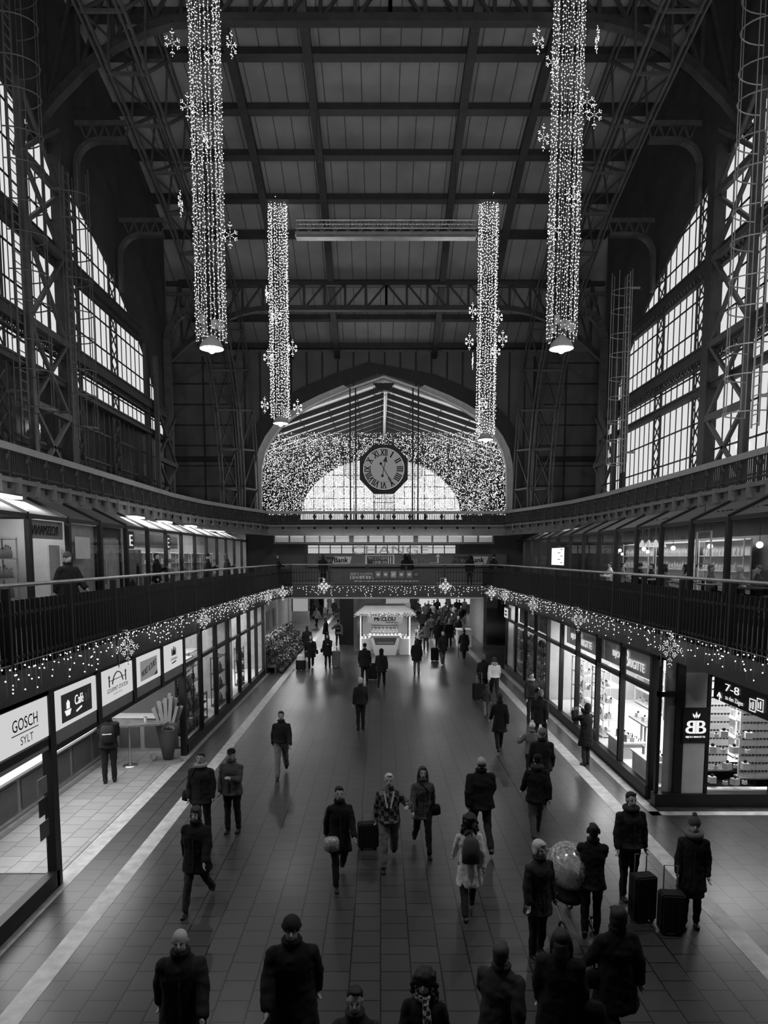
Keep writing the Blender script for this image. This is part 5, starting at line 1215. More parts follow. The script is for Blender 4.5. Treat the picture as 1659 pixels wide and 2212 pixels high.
P_jar = proto('jar', VS, ['cream'], 'jar of drinks on the kiosk counter', 'jar', 'jars on the kiosk counter'); P_kb = proto('bottle', bottle_mb(.05, .4), ['grey'], 'tall bottle standing on the kiosk counter', 'bottle', 'bottles on the kiosk counter')
for i in range(8): put(P_jar, (kx-.75+i*.21, ky+.15, 1.171), 0, .9)
for i in range(7): put(P_kb, (kx-.7+i*.23, ky+.5, 1.171), 0, 1.1)
for s in (-1, 1):
    for i in range(4): put(P_jar, (kx+s*1.15+(i % 2)*.2-.1, ky+.4+(i//2)*.3, .951), 0, .8, label='pale jar on the side counter of the kiosk', group='jars on the kiosk side counters')
# ------------------------------------------------------------------ passage beyond the bridge
S('wall_passage_pier', B(-2.65, -1.75, 45, 52, 0, 3.5), 'black')
obj('white_stand', B(4.9, 5.75, 43.6, 44.9, 0, 1.05).box(4.85, 5.8, 43.55, 44.95, 1.05, 1.1), 'white', label='white promotion stand at the edge of the passage', cat='stand')
m = MB(); m.smooth = True; m.lathe(5.3, 44.2, [(0, 1.1), (.12, 1.1), (.04, 1.3), (.1, 1.5), (.03, 1.7), (.07, 1.8), (0, 1.9)], 12); obj('display_figure', m, 'grey', label='slim ornament standing on the white promotion stand', cat='ornament')
S('wall_right_far', B(6.7, 6.9, 45, 52, 0, 3.5), 'greyp'); S('wall_left_far', B(-8.2, -8, 48, 70, 0, 3.5), 'greyp')
for k, (x0, x1, Y, z0, z1, mt) in enumerate(((3.6, 6.3, 66, .9, 2.8, 'signglow'), (-7.7, -6.2, 60, 1.0, 2.8, 'signdim'), (-5.8, -4.6, 70, .6, 2.6, 'signdim'), (7.2, 10.5, 72, .8, 2.7, 'signglow'), (.5, 3.2, 74, .8, 2.6, 'signdim'), (-3.9, -2.7, 72, .5, 2.6, 'signglow'))):
    t = thing('lit_stall', 'lit stall front far down the passage, %s' % ['behind the crowd beside the kiosk', 'above the walkers past the flower stall', 'small one past the walkers with bags', 'wide one at the far side of the crowd', 'directly behind the kiosk roof', 'narrow one beside the dark pier'][k], 'stall', ((x0+x1)/2, Y, 0))
    obj('lit_back', B(x0, x1, Y+.3, Y+.35, z0, z1), mt, t); obj('counter', B(x0, x1, Y, Y+.3, 0, z0), 'greyp' if k % 2 else 'cream', t); obj('header', B(x0-.1, x1+.1, Y-.05, Y+.35, z1, z1+.35), 'grey', t)
    for x in (x0, x1-.08): obj('post', B(x, x+.08, Y, Y+.3, z0, z1), 'iron', t)
for k, (x, y, pw) in enumerate(((-5, 47, 260), (3, 47, 260), (-4.5, 60, 330), (4, 58, 380), (0, 70, 260))): area('passage_area_light', (x, y, 3.42), 3, 3, pw)
for k, (x, y) in enumerate(((-5, 52), (3, 52), (-4.5, 64), (4, 64))): obj('ceiling_light', B(x-.6, x+.6, y-.6, y+.6, 3.42, 3.49), 'panelglow', label='square ceiling light of the passage beyond the footbridge', cat='light', group='passage ceiling lights')
# added fill lights brighten the roof of the hall beyond the arch
area('far_roof_fill', (-5, 60, 9), 3, 12, 1100, (PI, 0, 0)); area('far_roof_fill', (6, 60, 9), 3, 12, 1100, (PI, 0, 0))
# upward fill lights added over the upper gallery ledges to brighten the roof
for x, y, pw, rx, ry in ((-8.9, 24, 170, 0, 0), (9.6, 24, 170, 0, 0)):
    o = area('roof_fill', (x, y, 8.7), .6, 14, pw, (0, 0, 0)); o.rotation_euler = (PI, 0, 0)
area('bank_sign_fill', (.35, 43, 7.1), 10, 1.5, 120, (R(20), 0, 0))  # added fill light without a fixture, brightens the bank signs
area('kiosk_front_fill', (.35, 38.9, 3.4), 5, .5, 55, (R(25), 0, 0))  # added fill light under the bridge, brightens kiosk roof and name board

# fill lamps added out of view above the camera to light the foreground
for k, (x, pw) in enumerate(((-5.6, 1500), (6.3, 1500))):
    t = thing('foreground_fill_lamp', 'added bell-shaped fill lamp, unseen high above the camera, %s' % ('drugstore side' if k == 0 else 'restaurant side'), 'lamp', (x, 9, 17)); m = MB(); m.smooth = True
    m.lathe(x, 9, [(.06, 17.6), (.2, 17.5), (.32, 17.4), (.44, 17.1), (.41, 17.12), (.1, 17.4)]); obj('lamp_shade', m, 'offwhite', t); obj('cable', MB().tube([(x, 9, 17.6), (x, 9, roofz(9)-.05)], .015, 5), 'iron', t)
    point('foreground_fill_lamp', (x, 9, 16.9), pw, .2)

# unseen flood lamps added on the near footbridge to brighten the roof
t = thing('added_roof_floodlight', 'added unseen pair of floodlights on the near footbridge, brightening the roof', 'lamp', (.35, -1.5, 4.1)); obj('housing', B(-1.2, 1.9, -1.8, -1.3, 4.3, 4.7), 'black', t); obj('stand', B(-.9, -.8, -1.6, -1.5, 4.1, 4.3).box(1.5, 1.6, -1.6, -1.5, 4.1, 4.3), 'black', t)
o = area('near_roof_fill', (.35, -1.2, 4.9), 3, .6, 1000, (0, 0, 0), 1.7); o.rotation_euler = (PI-R(52), 0, 0)
S('floor_near_bridge', B(-5.5, 6.2, -4, -.8, 3.5, 4.1), 'fascia')

P_rb = proto('bottle', bottle_mb(.045, .32), ['cream'], 'bottle on the lit bar shelves of the restaurant', 'bottle', 'bottles on the restaurant bar shelves')
for k in range(3):
    y0 = 22.5+k*4; zs = rack('bar_shelf', 'lit bar shelf with bottles in the restaurant, %s' % ['nearest the camera', 'behind the cone lamps', 'farthest along the bar'][k], 'shelf', 11.7, 11.95, y0, y0+3.2, ZG+.03, 6.3, 5, 'offwhite', 'x1')
    for z in zs[2:-1]:
        for i in range(12): put(P_rb, (11.8, y0+.2+i*.25, z), 0, .8+.3*((i*7) % 3)/3)
area('bar_lamp', (11.3, 28.5, 6.9), .5, 11, 70)
for k in range(4):
    y = 15.2+k*2.3; obj('wall_picture', B(12.52, 12.58, y, y+1.1, 5.3, 6.1), 'greyp' if k % 2 else 'cream', label='framed picture on the restaurant wall, %s' % ['nearest the camera', 'second from the camera', 'third from the camera', 'last before the bar shelves'][k], cat='picture')
# ================================================================== people
for nm, g, r_ in (('skin', .42, .55), ('skin2', .25, .55), ('cloth0', .006, .9), ('cloth1', .014, .9), ('cloth2', .03, .9), ('cloth3', .07, .9), ('cloth4', .16, .9), ('cloth5', .35, .9), ('cloth6', .8, .9),
                  ('hair0', .01, .6), ('hair1', .035, .6), ('hair2', .12, .6), ('hair3', .55, .6), ('eyed', .01, .3), ('lip', .16, .5), ('shoe', .012, .4), ('shoe_l', .5, .5)):
    M[nm] = mat(nm, g, r_, var=.06, scale=14, bump=.15 if nm.startswith('cloth') else 0)
M['plaid'] = pattern('plaid_cloth', 'check', .015, .16, 11, .9); M['scarf'] = pattern('checked_scarf', 'check', .03, .5, 22, .9); M['patterned'] = pattern('patterned_cloth', 'vor', .06, .4, 14, .9)
def filmmat():
    m, n, l = nodes('clear_crinkled_film'); n.remove(n['Principled BSDF'])
    t = n.new('ShaderNodeBsdfTransparent'); d = n.new('ShaderNodeBsdfDiffuse'); d.inputs[0].default_value = (.85, .85, .85, 1); g = n.new('ShaderNodeBsdfGlossy'); g.inputs['Roughness'].default_value = .15
    z = n.new('ShaderNodeTexNoise'); z.inputs['Scale'].default_value = 14; z.inputs['Detail'].default_value = 6; r = n.new('ShaderNodeMapRange'); r.inputs[1].default_value = .35; r.inputs[2].default_value = .7; r.inputs[3].default_value = .1; r.inputs[4].default_value = .85
    a = n.new('ShaderNodeMixShader'); b = n.new('ShaderNodeMixShader'); b.inputs[0].default_value = .3; l.new(z.outputs[0], r.inputs[0]); l.new(r.outputs[0], a.inputs[0]); l.new(d.outputs[0], b.inputs[1]); l.new(g.outputs[0], b.inputs[2])
    l.new(t.outputs[0], a.inputs[1]); l.new(b.outputs[0], a.inputs[2]); l.new(a.outputs[0], n['Material Output'].inputs['Surface']); return m
M['clearbag'] = filmmat()
V3 = Vector
FOLD = bpy.data.textures.new('cloth_folds', 'CLOUDS'); FOLD.noise_scale = .11; FOLD.noise_depth = 1
def bake(name, mb, voxel, smooth=3, fold=0):
    me = mb.data(name, []); ob = link(bpy.data.objects.new('b', me))
    r = ob.modifiers.new('r', 'REMESH'); r.mode = 'VOXEL'; r.voxel_size = voxel; r.use_smooth_shade = True
    if smooth: q = ob.modifiers.new('s', 'SMOOTH'); q.factor = .5; q.iterations = smooth
    if fold: q = ob.modifiers.new('d', 'DISPLACE'); q.texture = FOLD; q.strength = fold; q.mid_level = .45
    dg = bpy.context.evaluated_depsgraph_get(); out = bpy.data.meshes.new_from_object(ob.evaluated_get(dg)); out.name = name
    C.objects.unlink(ob); bpy.data.objects.remove(ob); bpy.data.meshes.remove(me); return out
def cap(m, p, q, r0, r1, n=10):
    "closed tapered limb with round ends"
    p, q = V3(p), V3(q); d = (q-p); L = d.length; d.normalize()
    m.tube([p-d*r0*.8, p-d*r0*.4, p, q, q+d*r1*.4, q+d*r1*.8], [r0*.45, r0*.9, r0, r1, r1*.9, r1*.45], n)
POSE = {  # thigh angle, knee bend (left, right); arm: forward, outward, elbow bend (left, right)
    'walk': ((24, 6), (-16, 28), (-18, 9, 12), (20, 9, 22)), 'walk2': ((-16, 28), (24, 6), (20, 9, 22), (-18, 9, 12)),
    'stand': ((3, 3), (-2, 3), (2, 9, 12), (0, 9, 14)), 'hold': ((2, 2), (-2, 4), (2, 9, 14), (22, 2, 95)), 'both': ((2, 2), (-2, 4), (25, 2, 80), (25, 2, 85)),
    'pull': ((20, 6), (-14, 26), (14, 8, 20), (-34, 12, 4)), 'pull2': ((20, 6), (-14, 26), (-34, 12, 4), (14, 8, 20)), 'camera': ((2, 2), (-3, 4), (68, 14, 82), (66, 14, 84)), 'push': ((4, 4), (-6, 8), (50, 4, 22), (48, 4, 24)),
    'sit': ((84, 84), (82, 86), (30, 6, 70), (28, 6, 75)), 'lean': ((3, 3), (-3, 4), (32, 6, 55), (30, 6, 60)), 'phone': ((24, 6), (-16, 28), (-10, 9, 12), (34, 2, 105)), 'hip': ((20, 6), (-14, 26), (-16, 9, 12), (6, 42, 95))}
def skeleton(pose):
    L, Rr, aL, aR = POSE[pose]; J = {}
    for s, nm, (a, b) in ((-1, 'L', L), (1, 'R', Rr)):
        a, c = R(a), R(a-b); k = V3((s*.095, -.44*math.sin(a), -.44*math.cos(a))); an = k+V3((s*.005, -.42*math.sin(c), -.42*math.cos(c)))
        J[nm] = [V3((s*.09, 0, 0)), k, an, c]
    zmin = min(J['L'][2].z-.09*math.cos(0), J['R'][2].z-.09)
    H = -zmin if pose != 'sit' else .52
    for nm in 'LR':
        for i in range(3): J[nm][i] = J[nm][i]+V3((0, 0, H))
    J['H'] = H
    for s, nm, (f, o, e) in ((-1, 'l', aL), (1, 'r', aR)):
        f, o, e = R(f), R(o), R(e); sh = V3((s*.168, 0, H+.485)); d = V3((s*math.sin(o), -math.sin(f)*math.cos(o), -math.cos(f)*math.cos(o))); el = sh+d*.29
        g = V3((s*math.sin(o)*.3-(s*.35*math.sin(e) if e > R(50) else 0), -math.sin(f+e), -math.cos(f+e))).normalized(); wr = el+g*.25
        J[nm] = [sh, el, wr, g]
    return J
_B = {}
def fingers(m, w, g, s, fr):
    "palm, four fingers of unequal length and a thumb from the side of the palm"
    side = V3((0, 1, 0)).cross(g); side = side.normalized() if side.length > .2 else V3((1, 0, 0)); side = side*s
    ax = g.cross(side).normalized(); pc = w+g*.05
    for i in range(4):
        t = (i-1.5)*.021; m2 = pc+ax*t+g*.035; ln = (.062, .075, .07, .055)[i]
        cap(m, w+g*.02+ax*t*.7, m2, .014, .0115, 7); k = m2+(g*.8-side*.35).normalized()*ln*.55; cap(m, m2, k, fr, fr*.95, 7); cap(m, k, k+(g*.55-side*.75).normalized()*ln*.5, fr*.9, fr*.8, 7)
    b = w+g*.025-ax*.028; k = b+(g*.5-ax*.75-side*.3).normalized()*.038; cap(m, b, k, .013, .011, 7); cap(m, k, k+(g*.85-ax*.2-side*.35).normalized()*.032, .0105, .009, 7)
def head_base(J): return V3((0, -.01, J['H']+.735))
def mesh_body(pose, det):
    key = ('body', pose, det)
    if key in _B: return _B[key]
    J = skeleton(pose); m = MB(); H = J['H']
    m.rings([(0, .01, H-.06, .10, .08), (0, .01, H+.02, .15, .10), (0, .005, H+.2, .125, .085), (0, 0, H+.38, .13, .08), (0, 0, H+.47, .15, .06), (0, .0, H+.53, .07, .05), (0, -.002, H+.6, .055, .055), (0, -.008, H+.7, .052, .055)], 14)
    h = head_base(J); m.ell(h+V3((0, .012, .025)), (.074, .092, .095), 16, 12); m.ell(h+V3((0, -.022, -.035)), (.056, .066, .075), 14, 10); m.ell(h+V3((0, -.05, -.082)), (.028, .026, .024), 10, 8)
    m.bar(h+V3((0, -.088, .012)), h+V3((0, -.112, -.022)), .017, .02); m.ell(h+V3((0, -.104, -.024)), (.015, .012, .01), 8, 6)
    for s in (-1, 1): m.ell(h+V3((s*.075, .012, -.008)), (.011, .02, .032), 8, 6); m.ell(h+V3((s*.03, -.074, .018)), (.02, .012, .01), 8, 6)
    m.ell(h+V3((0, -.083, -.052)), (.024, .01, .009), 8, 6)
    for nm, s in (('L', -1), ('R', 1)):
        a, b, c, an = J[nm]; cap(m, a, b, .078, .052); cap(m, b, c, .05, .036)
    for nm, s in (('l', -1), ('r', 1)):
        a, b, c, g = J[nm]; cap(m, a+V3((0, 0, -.04)), b, .034, .032); cap(m, b, c, .032, .026); m.tube([c, c+g*.03, c+g*.07], [.026, .03, .026], 8, True)
        fingers(m, c, g, s, .0105 if det else .0125)
    _B[key] = bake('body', m, .011 if det > 1 else (.015 if det else .024), 2 if det else 1); return _B[key]
def mesh_coat(pose, hem, fit, det):
    key = ('coat', pose, hem, fit, det)
    if key in _B: return _B[key]
    J = skeleton(pose); m = MB(); H = J['H']; f = fit; zb = max(H+.18-hem, .35) if pose != 'sit' else H-.05; m.smooth = True
    fl = .02+.10*max(0, hem-.25)
    rg = [(0, .012, zb, .165+f+fl, .13+f+fl*.8), (0, .012, zb+.05, .163+f+fl, .128+f+fl*.8)] if True else []
    if H-zb > .15: rg.append((0, .01, (H+zb)/2, .16+f+fl*.6, .125+f+fl*.5))
    rg += [(0, .01, H+.04, .165+f, .122+f), (0, .005, H+.2, .15+f, .108+f), (0, 0, H+.36, .172+f, .118+f), (0, 0, H+.45, .165+f*.7, .105+f*.7), (0, 0, H+.515, .135+f*.3, .088+f*.3), (0, 0, H+.56, .1, .078), (0, -.003, H+.6, .078, .075), (0, -.003, H+.64, .076, .076)]
    m.rings(rg, 20)
    for nm in 'lr':
        a, b, c, g = J[nm]; cap(m, a+V3((0, 0, -.02)), b, .058+f*.6, .052+f*.6, 12); cap(m, b, c-g*.01, .052+f*.6, .043+f*.35, 12)
    if pose != 'sit' and H-zb < .3 and det: m.torus((0, .01, zb+.03), .155+f, .02, 'z', 20, 6)
    _B[key] = bake('coat', m, .015 if det else .026, 2, .032 if det else .025); return _B[key]
def mesh_legs(pose, wide, det):
    key = ('legs', pose, wide, det)
    if key in _B: return _B[key]
    J = skeleton(pose); m = MB(); H = J['H']; m.rings([(0, .01, H-.1, .12, .1), (0, .01, H, .165, .115), (0, .005, H+.12, .145, .1)], 14)
    for nm in 'LR':
        a, b, c, an = J[nm]; cap(m, a, b, .098+wide, .07+wide, 12); cap(m, b, c, .068+wide, .056+wide*1.2, 12)
    _B[key] = bake('trousers', m, .015 if det else .024, 2, .03); return _B[key]
def mesh_shoe(det):
    key = ('shoe', det)
    if key in _B: return _B[key]
    m = MB(); m.ell((0, .01, .045), (.045, .06, .05), 10, 8); m.ell((0, -.1, .03), (.045, .085, .032), 10, 8); m.box(-.04, .04, -.16, .05, 0, .02); m.tube([(0, .02, .04), (0, .02, .12)], .043, 10)
    _B[key] = bake('shoe', m, .014, 1); return _B[key]
def mesh_hair(kind, det):
    key = ('hair', kind, det)
    if key in _B: return _B[key]
    m = MB(); sm = 1
    if kind in ('short', 'shaggy', 'curly', 'long', 'bun'):
        k = {'short': 0, 'shaggy': .012, 'curly': .03, 'long': .006, 'bun': 0}[kind]
        m.ell((0, .03, .045), (.083+k, .092+k, .088+k), 16, 10); m.ell((0, .055, -.01), (.074+k, .066+k, .09+k), 14, 10)
        m.ell((.01, -.025, .104), (.06, .05, .024), 12, 6)
        if kind == 'shaggy':
            for s in (-1, 1): m.ell((s*.072, .02, -.02), (.022, .06, .07), 8, 8)
            m.ell((.02, -.06, .085), (.055, .03, .02), 8, 6)
        if kind == 'long':
            for s in (-1, 1): m.tube([(s*.07, .01, .04), (s*.085, .005, -.06), (s*.09, -.01, -.2)], [.03, .036, .03], 8)
            m.tube([(0, .075, .0), (0, .09, -.12), (0, .09, -.24)], [.07, .085, .06], 12)
        if kind == 'curly':
            rr = random.Random(5)
            for i in range(46):
                a = rr.uniform(0, 2*PI); z = rr.uniform(-.2, .1); q = .1+.03*(z < -.02)
                p = V3((q*math.cos(a), .04+q*math.sin(a), z))
                if p.y < -.045 and z < .07: continue
                m.ell(p, (.034, .034, .034), 7, 5)
        if kind == 'bun': m.ell((0, .13, .06), (.035, .035, .035), 8, 6)
    elif kind == 'ring':
        m.torus((0, .03, -.005), .075, .02, 'z', 24, 6, R(-20), R(200)); m.torus((0, .03, -.04), .072, .02, 'z', 24, 6, R(0), R(180))
    elif kind in ('beanie', 'pompom'):
        m.ell((0, .015, .05), (.09, .105, .1), 16, 10); m.torus((0, .012, .035), .082, .018, 'z', 22, 6)
        if kind == 'pompom': m.ell((0, .03, .17), (.04, .04, .04), 10, 8)
    elif kind == 'cap':
        m.ell((0, .02, .055), (.088, .1, .075), 16, 10); m.ell((0, -.085, .05), (.06, .06, .012), 12, 6); m.ell((0, .05, -.01), (.074, .06, .06), 10, 8)
    elif kind == 'hood':
        m.ell((0, .045, .02), (.105, .1, .13), 16, 12); m.ell((0, .04, -.1), (.1, .09, .07), 12, 8)
    _B[key] = bake('hair', m, .012 if det else .018, sm); return _B[key]
def padd(name, me, mt, parent, loc=(0, 0, 0), rot=(0, 0, 0), kind=None, label=None):
    o = link(bpy.data.objects.new(name, me)); o.parent = parent; o.location = loc; o.rotation_euler = rot
    if not me.materials: me.materials.append(None)
    o.material_slots[0].link = 'OBJECT'; o.material_slots[0].material = M[mt] if isinstance(mt, str) else mt
    return props(o, label)
PEOPLE = 0
def person(label, x, y, rot=0, h=1.74, pose='stand', coat=1, legs=1, hair='short', hc=1, hem=.25, fit=.012, wide=0, det=0, z=0, skin='skin', shoe='shoe', ground=True, top=None, extra=None, group=None, wide_leg=0, name='person', bare=False, look=0):
    "x, y: where the feet stand in the photograph (or world x, y when ground is False)"
    if ground:
        p = atz(x, y, z); X, Y = p.x, p.y
    else: X, Y = x, y
    t = thing(name, label, 'person', (X, Y, z), group, R(rot)); s = h/1.79; t.scale = (s*(1+wide), s*(1+wide), s)
    J = skeleton(pose); H = J['H']
    body = padd('body', mesh_body(pose, det), skin, t); mc = coat if isinstance(coat, str) else 'cloth%d' % coat
    coat_o = padd('coat' if hem > .15 else 'jacket', mesh_coat(pose, hem, fit, 1 if det else 0), mc, t)
    if not bare: padd('trousers', mesh_legs(pose, wide_leg, 1 if det else 0), 'cloth%d' % legs, t)
    for nm in 'LR':
        a, b, c, an = J[nm]; padd('shoe', mesh_shoe(0), shoe, t, (c.x, c.y, c.z-.09 if pose != 'sit' else 0), (R(0) if pose == 'sit' else an*.9 if an < -.2 else 0, 0, 0))
    hb = head_base(J)
    hs = padd({'beanie': 'hat', 'pompom': 'hat', 'cap': 'cap', 'hood': 'hood'}.get(hair, 'hair'), mesh_hair(hair, 1 if det else 0), ('cloth%d' % hc) if hair in ('beanie', 'pompom', 'cap', 'hood') else 'hair%d' % hc, t, hb)
    if det:
        if 'eye' not in _B:
            e = MB(); e.smooth = True; e.ell((0, 0, 0), (.012, .006, .007), 10, 6); _B['eye'] = e.data('eye', [None]) if False else bake('eye', e, .003, 0)
            e = MB(); e.ell((0, 0, 0), (.018, .005, .0045), 10, 6); _B['brow'] = bake('brow', e, .003, 0)
            e = MB(); e.ell((0, 0, 0), (.024, .007, .007), 10, 6); _B['mouth'] = bake('mouth', e, .003, 0)
        for q in (-1, 1): padd('eye', _B['eye'], 'eyed', body, hb+V3((q*.03, -.081, .016))); padd('eyebrow', _B['brow'], 'hair%d' % min(hc, 2) if hair not in ('beanie', 'pompom', 'cap', 'hood') else 'hair1', body, hb+V3((q*.031, -.083, .038)))
        padd('mouth', _B['mouth'], 'lip', body, hb+V3((0, -.092, -.054)))
    if det and not (extra and any(e in ('fur', 'furwhite', 'hoodback', 'scarf', 'shirt', 'lapels') for e in extra)): EX['plaincollar'](coat_o, J, mc)
    if det and hem < .6 and coat != 'plaid': part('zip', MB().bar((0, -.128-fit-(.04 if hem > .3 else .01), H+.2-hem*.8), (0, -.128-fit, H+.3), .012, .012, (0, 1, 0)).bar((0, -.128-fit, H+.3), (0, -.085, H+.53), .012, .012, (0, 1, 0)), 'cloth2' if mc in ('cloth0', 'cloth1') else 'cloth0', coat_o)
    if extra:
        for e in extra: EX[e](coat_o if e in ('fur', 'furdark', 'furwhite', 'hoodback', 'hoodlight', 'lapels') else t, J)
    return t
def suitcase(label, x, y, rot=0, w=.45, h=.68, d=.28, mt='cloth1', handle=.32, tilt=0, cat='suitcase', ground=True):
    p = atz(x, y, 0) if ground else V3((x, y, 0)); t = thing('suitcase', label, cat, p, None, R(rot)); t.rotation_euler = (R(tilt), 0, R(rot))
    m = MB(); n = 5
    for (a, b, z0, z1) in ((w/2, d/2, .06, h),): m.box(-a+.03, a-.03, -b, b, z0, z1).box(-a, a, -b+.03, b-.03, z0, z1).box(-a+.03, a-.03, -b+.03, b-.03, z0-.02, z1+.02)
    part('shell', m, mt, t)
    for s in (-1, 1):
        part('wheel', MB().tube([(s*(w/2-.07)-.02, d/2-.04, .035), (s*(w/2-.07)+.02, d/2-.04, .035)], .035, 10), 'shoe', t); part('wheel', MB().tube([(s*(w/2-.07)-.02, -d/2+.04, .035), (s*(w/2-.07)+.02, -d/2+.04, .035)], .035, 10), 'shoe', t)
    if handle: part('handle', MB().tube([(-.1, d/2-.04, h), (-.1, d/2-.04, h+handle), (.1, d/2-.04, h+handle), (.1, d/2-.04, h)], .012, 6), 'steel', t)
    part('zip', MB().box(-w/2-.004, w/2+.004, -.006, .006, .06, h), 'cloth0', t)
    part('ribs', MB().box(-w*.3, -w*.26, -d/2-.008, -d/2, .1, h-.05).box(-.01, .01, -d/2-.008, -d/2, .1, h-.05).box(w*.26, w*.3, -d/2-.008, -d/2, .1, h-.05), mt, t)
    return t
EX = {}
def ex(nm):
    def f(g): EX[nm] = g; return g
    return f
@ex('scarf')
def _(t, J):
    h = head_base(J); m = MB(); m.torus(h+V3((0, .0, -.14)), .075, .035, 'z', 20, 8); m.tube([h+V3((.03, -.1, -.16)), h+V3((.05, -.13, -.3)), h+V3((.05, -.135, -.42))], [.035, .05, .045], 8)
    if 'scarfm' not in _B: _B['scarfm'] = bake('scarf', m, .014, 2)
    padd('scarf', _B['scarfm'], 'scarf', t)
def collar(mt, r=.05, hh=-.13):
    def f(t, J):
        h = head_base(J); k = ('collar', r, hh)
        if k not in _B: m = MB(); m.torus(V3((0, .01, hh)), .09, r, 'z', 22, 8); m.ell((0, .09, hh-.02), (.1, .05, .07), 12, 8); _B[k] = bake('collar', m, .014, 2)
        padd('collar', _B[k], mt, t, h)
    return f
EX['fur'] = collar('hair2', .062, -.15); EX['furdark'] = collar('hair1', .05); EX['furwhite'] = collar('cloth5', .045); EX['hoodback'] = collar('cloth2', .05, -.14); EX['hoodlight'] = collar('cloth5', .05, -.14)
def _pc(t, J, mc):
    k = 'plaincollar'
    if k not in _B: m = MB(); m.torus(V3((0, .012, -.125)), .078, .026, 'z', 22, 8); m.ell((0, .075, -.12), (.075, .035, .05), 12, 8); _B[k] = bake('collar', m, .012, 2)
    padd('collar', _B[k], mc, t, head_base(J))
EX['plaincollar'] = _pc
def satchel(mt, x=.24, y=-.02, z=-.12, w=.13, d=.06, hh=.2, strap=True, nm='handbag'):
    def f(t, J):
        H = J['H']; m = MB(); m.smooth = True; m.rings([(x, y, H+z-.02, w*.6, d*.6), (x, y, H+z, w, d), (x, y, H+z+hh*.7, w*.95, d), (x, y, H+z+hh, w*.75, d*.6)], 12); b = part(nm, m, mt, t)
        if strap:
            part('strap', MB().tube([(x, y-.03, H+z+hh), (x*.75, y-.13, H+.3), (-.08, -.08, H+.585)], .012, 5), mt, t)
    return f
EX['bag'] = satchel('cloth0'); EX['bagl'] = satchel('cloth0', -.25); EX['bighand'] = satchel('cloth0', -.3, 0, -.2, .17, .08, .28, False); EX['plastic'] = satchel('clearbagd', -.16, -.2, -.2, .14, .1, .22, False, 'plastic_bag'); EX['shopper'] = satchel('cloth6', .3, 0, -.35, .14, .06, .3, False, 'shopping_bag')
M['clearbagd'] = mat('crinkled_plastic', .4, .25, var=.4, scale=20)
@ex('backpack')
def _(t, J):
    H = J['H']; m = MB(); m.smooth = True; m.rings([(0, .2, H+.08, .1, .05), (0, .21, H+.1, .15, .08), (0, .215, H+.3, .155, .09), (0, .2, H+.48, .12, .07), (0, .19, H+.53, .07, .04)], 14)
    b = part('backpack', m, 'cloth3', t); 
@ex('backpackd')
def _(t, J):
    H = J['H']; m = MB(); m.smooth = True; m.rings([(0, .2, H+.08, .1, .05), (0, .21, H+.1, .15, .09), (0, .215, H+.3, .155, .1), (0, .2, H+.48, .12, .07)], 14); part('backpack', m, 'cloth1', t); part('reflective_strip', MB().box(-.1, .1, .3, .312, H+.3, H+.32), 'cloth6', t)
@ex('headphones')
def _(t, J):
    h = head_base(J); part('headphones', MB().torus(h+V3((0, .02, .0)), .098, .01, 'y', 16, 6, 0, PI).ell(h+V3((.09, .02, 0)), (.018, .03, .035), 10, 6).ell(h+V3((-.09, .02, 0)), (.018, .03, .035), 10, 6), 'cloth2', t)
@ex('skirt')
def _(t, J):
    H = J['H']; m = MB(); m.smooth = True; m.rings([(0, .01, H-.42, .2, .17), (0, .01, H-.1, .18, .14), (0, .01, H+.05, .16, .12)], 18); part('skirt', m, 'cloth2', t)
@ex('cane')
def _(t, J):
    c = J['r'][2]; part('walking_stick', MB().tube([(c.x+.03, c.y-.05, .02), (c.x+.03, c.y-.04, c.z-.04)], .012, 6), 'cloth2', t)
@ex('phone')
def _(t, J):
    c = (J['l'][2]+J['r'][2])/2; part('phone', MB().box(c.x-.07, c.x+.07, c.y-.06, c.y-.05, c.z, c.z+.09), 'cloth4', t)
@ex('shirt')
def _(t, J):
    H = J['H']; part('shirt_front', MB().prism([(-.035, 0), (.035, 0), (.05, .22), (-.05, .22)], (0, -.128, H+.36), (1, 0, 0), (0, .13, 1), (0, .01, 0)), 'cloth5', t)
@ex('lapels')
def _(t, J):
    H = J['H']
    for s in (-1, 1): part('lapel', MB().bar((s*.03, -.15, H+.25), (s*.09, -.118, H+.56), .03, .012, (0, 1, 0)), 'cloth6', t)
# ---------------------------------------------------------------- those in front
person('bald person in dark coat walking out at the bottom, by the pale floor stripe', 398, 2330, 8, 1.76, 'walk', 1, 1, 'ring', 1, .45, .035, .12, det=2)
person('tall person in dark beanie and heavy black coat, bottom of the picture', 634, 2310, 5, 1.82, 'walk2', 0, 1, 'beanie', 1, .6, .05, .14, det=2)
person('person with short dark hair at the bottom edge, between beanie and scarf wearers', 768, 2490, 0, 1.72, 'walk', 2, 1, 'short', 0, .3, .02, det=2)
person('person with curly dark hair and checked scarf at the bottom edge', 914, 2425, -10, 1.66, 'walk2', 1, 1, 'curly', 0, .4, .02, det=2, extra=['scarf'])
person('dark-clad person at the bottom edge, right of the scarf wearer', 1078, 2360, 150, 1.72, 'walk', 2, 1, 'short', 1, .4, .04, .1, det=1)
person('person in black coat with a big handbag, in the dark cluster at the bottom', 1205, 2330, 160, 1.7, 'stand', 0, 0, 'long', 0, .5, .04, .1, det=1, extra=['bighand'])
person('large person in long black coat with open collar, seen from behind, lower right', 1325, 2255, 190, 1.72, 'walk', 0, 0, 'shaggy', 0, .55, .05, .08, det=1, extra=['bag'])
person('blonde person in dark coat standing by the plastic-covered stroller', 1160, 2062, 25, 1.68, 'stand', 2, 1, 'shaggy', 3, .45, .025, .05, det=2)
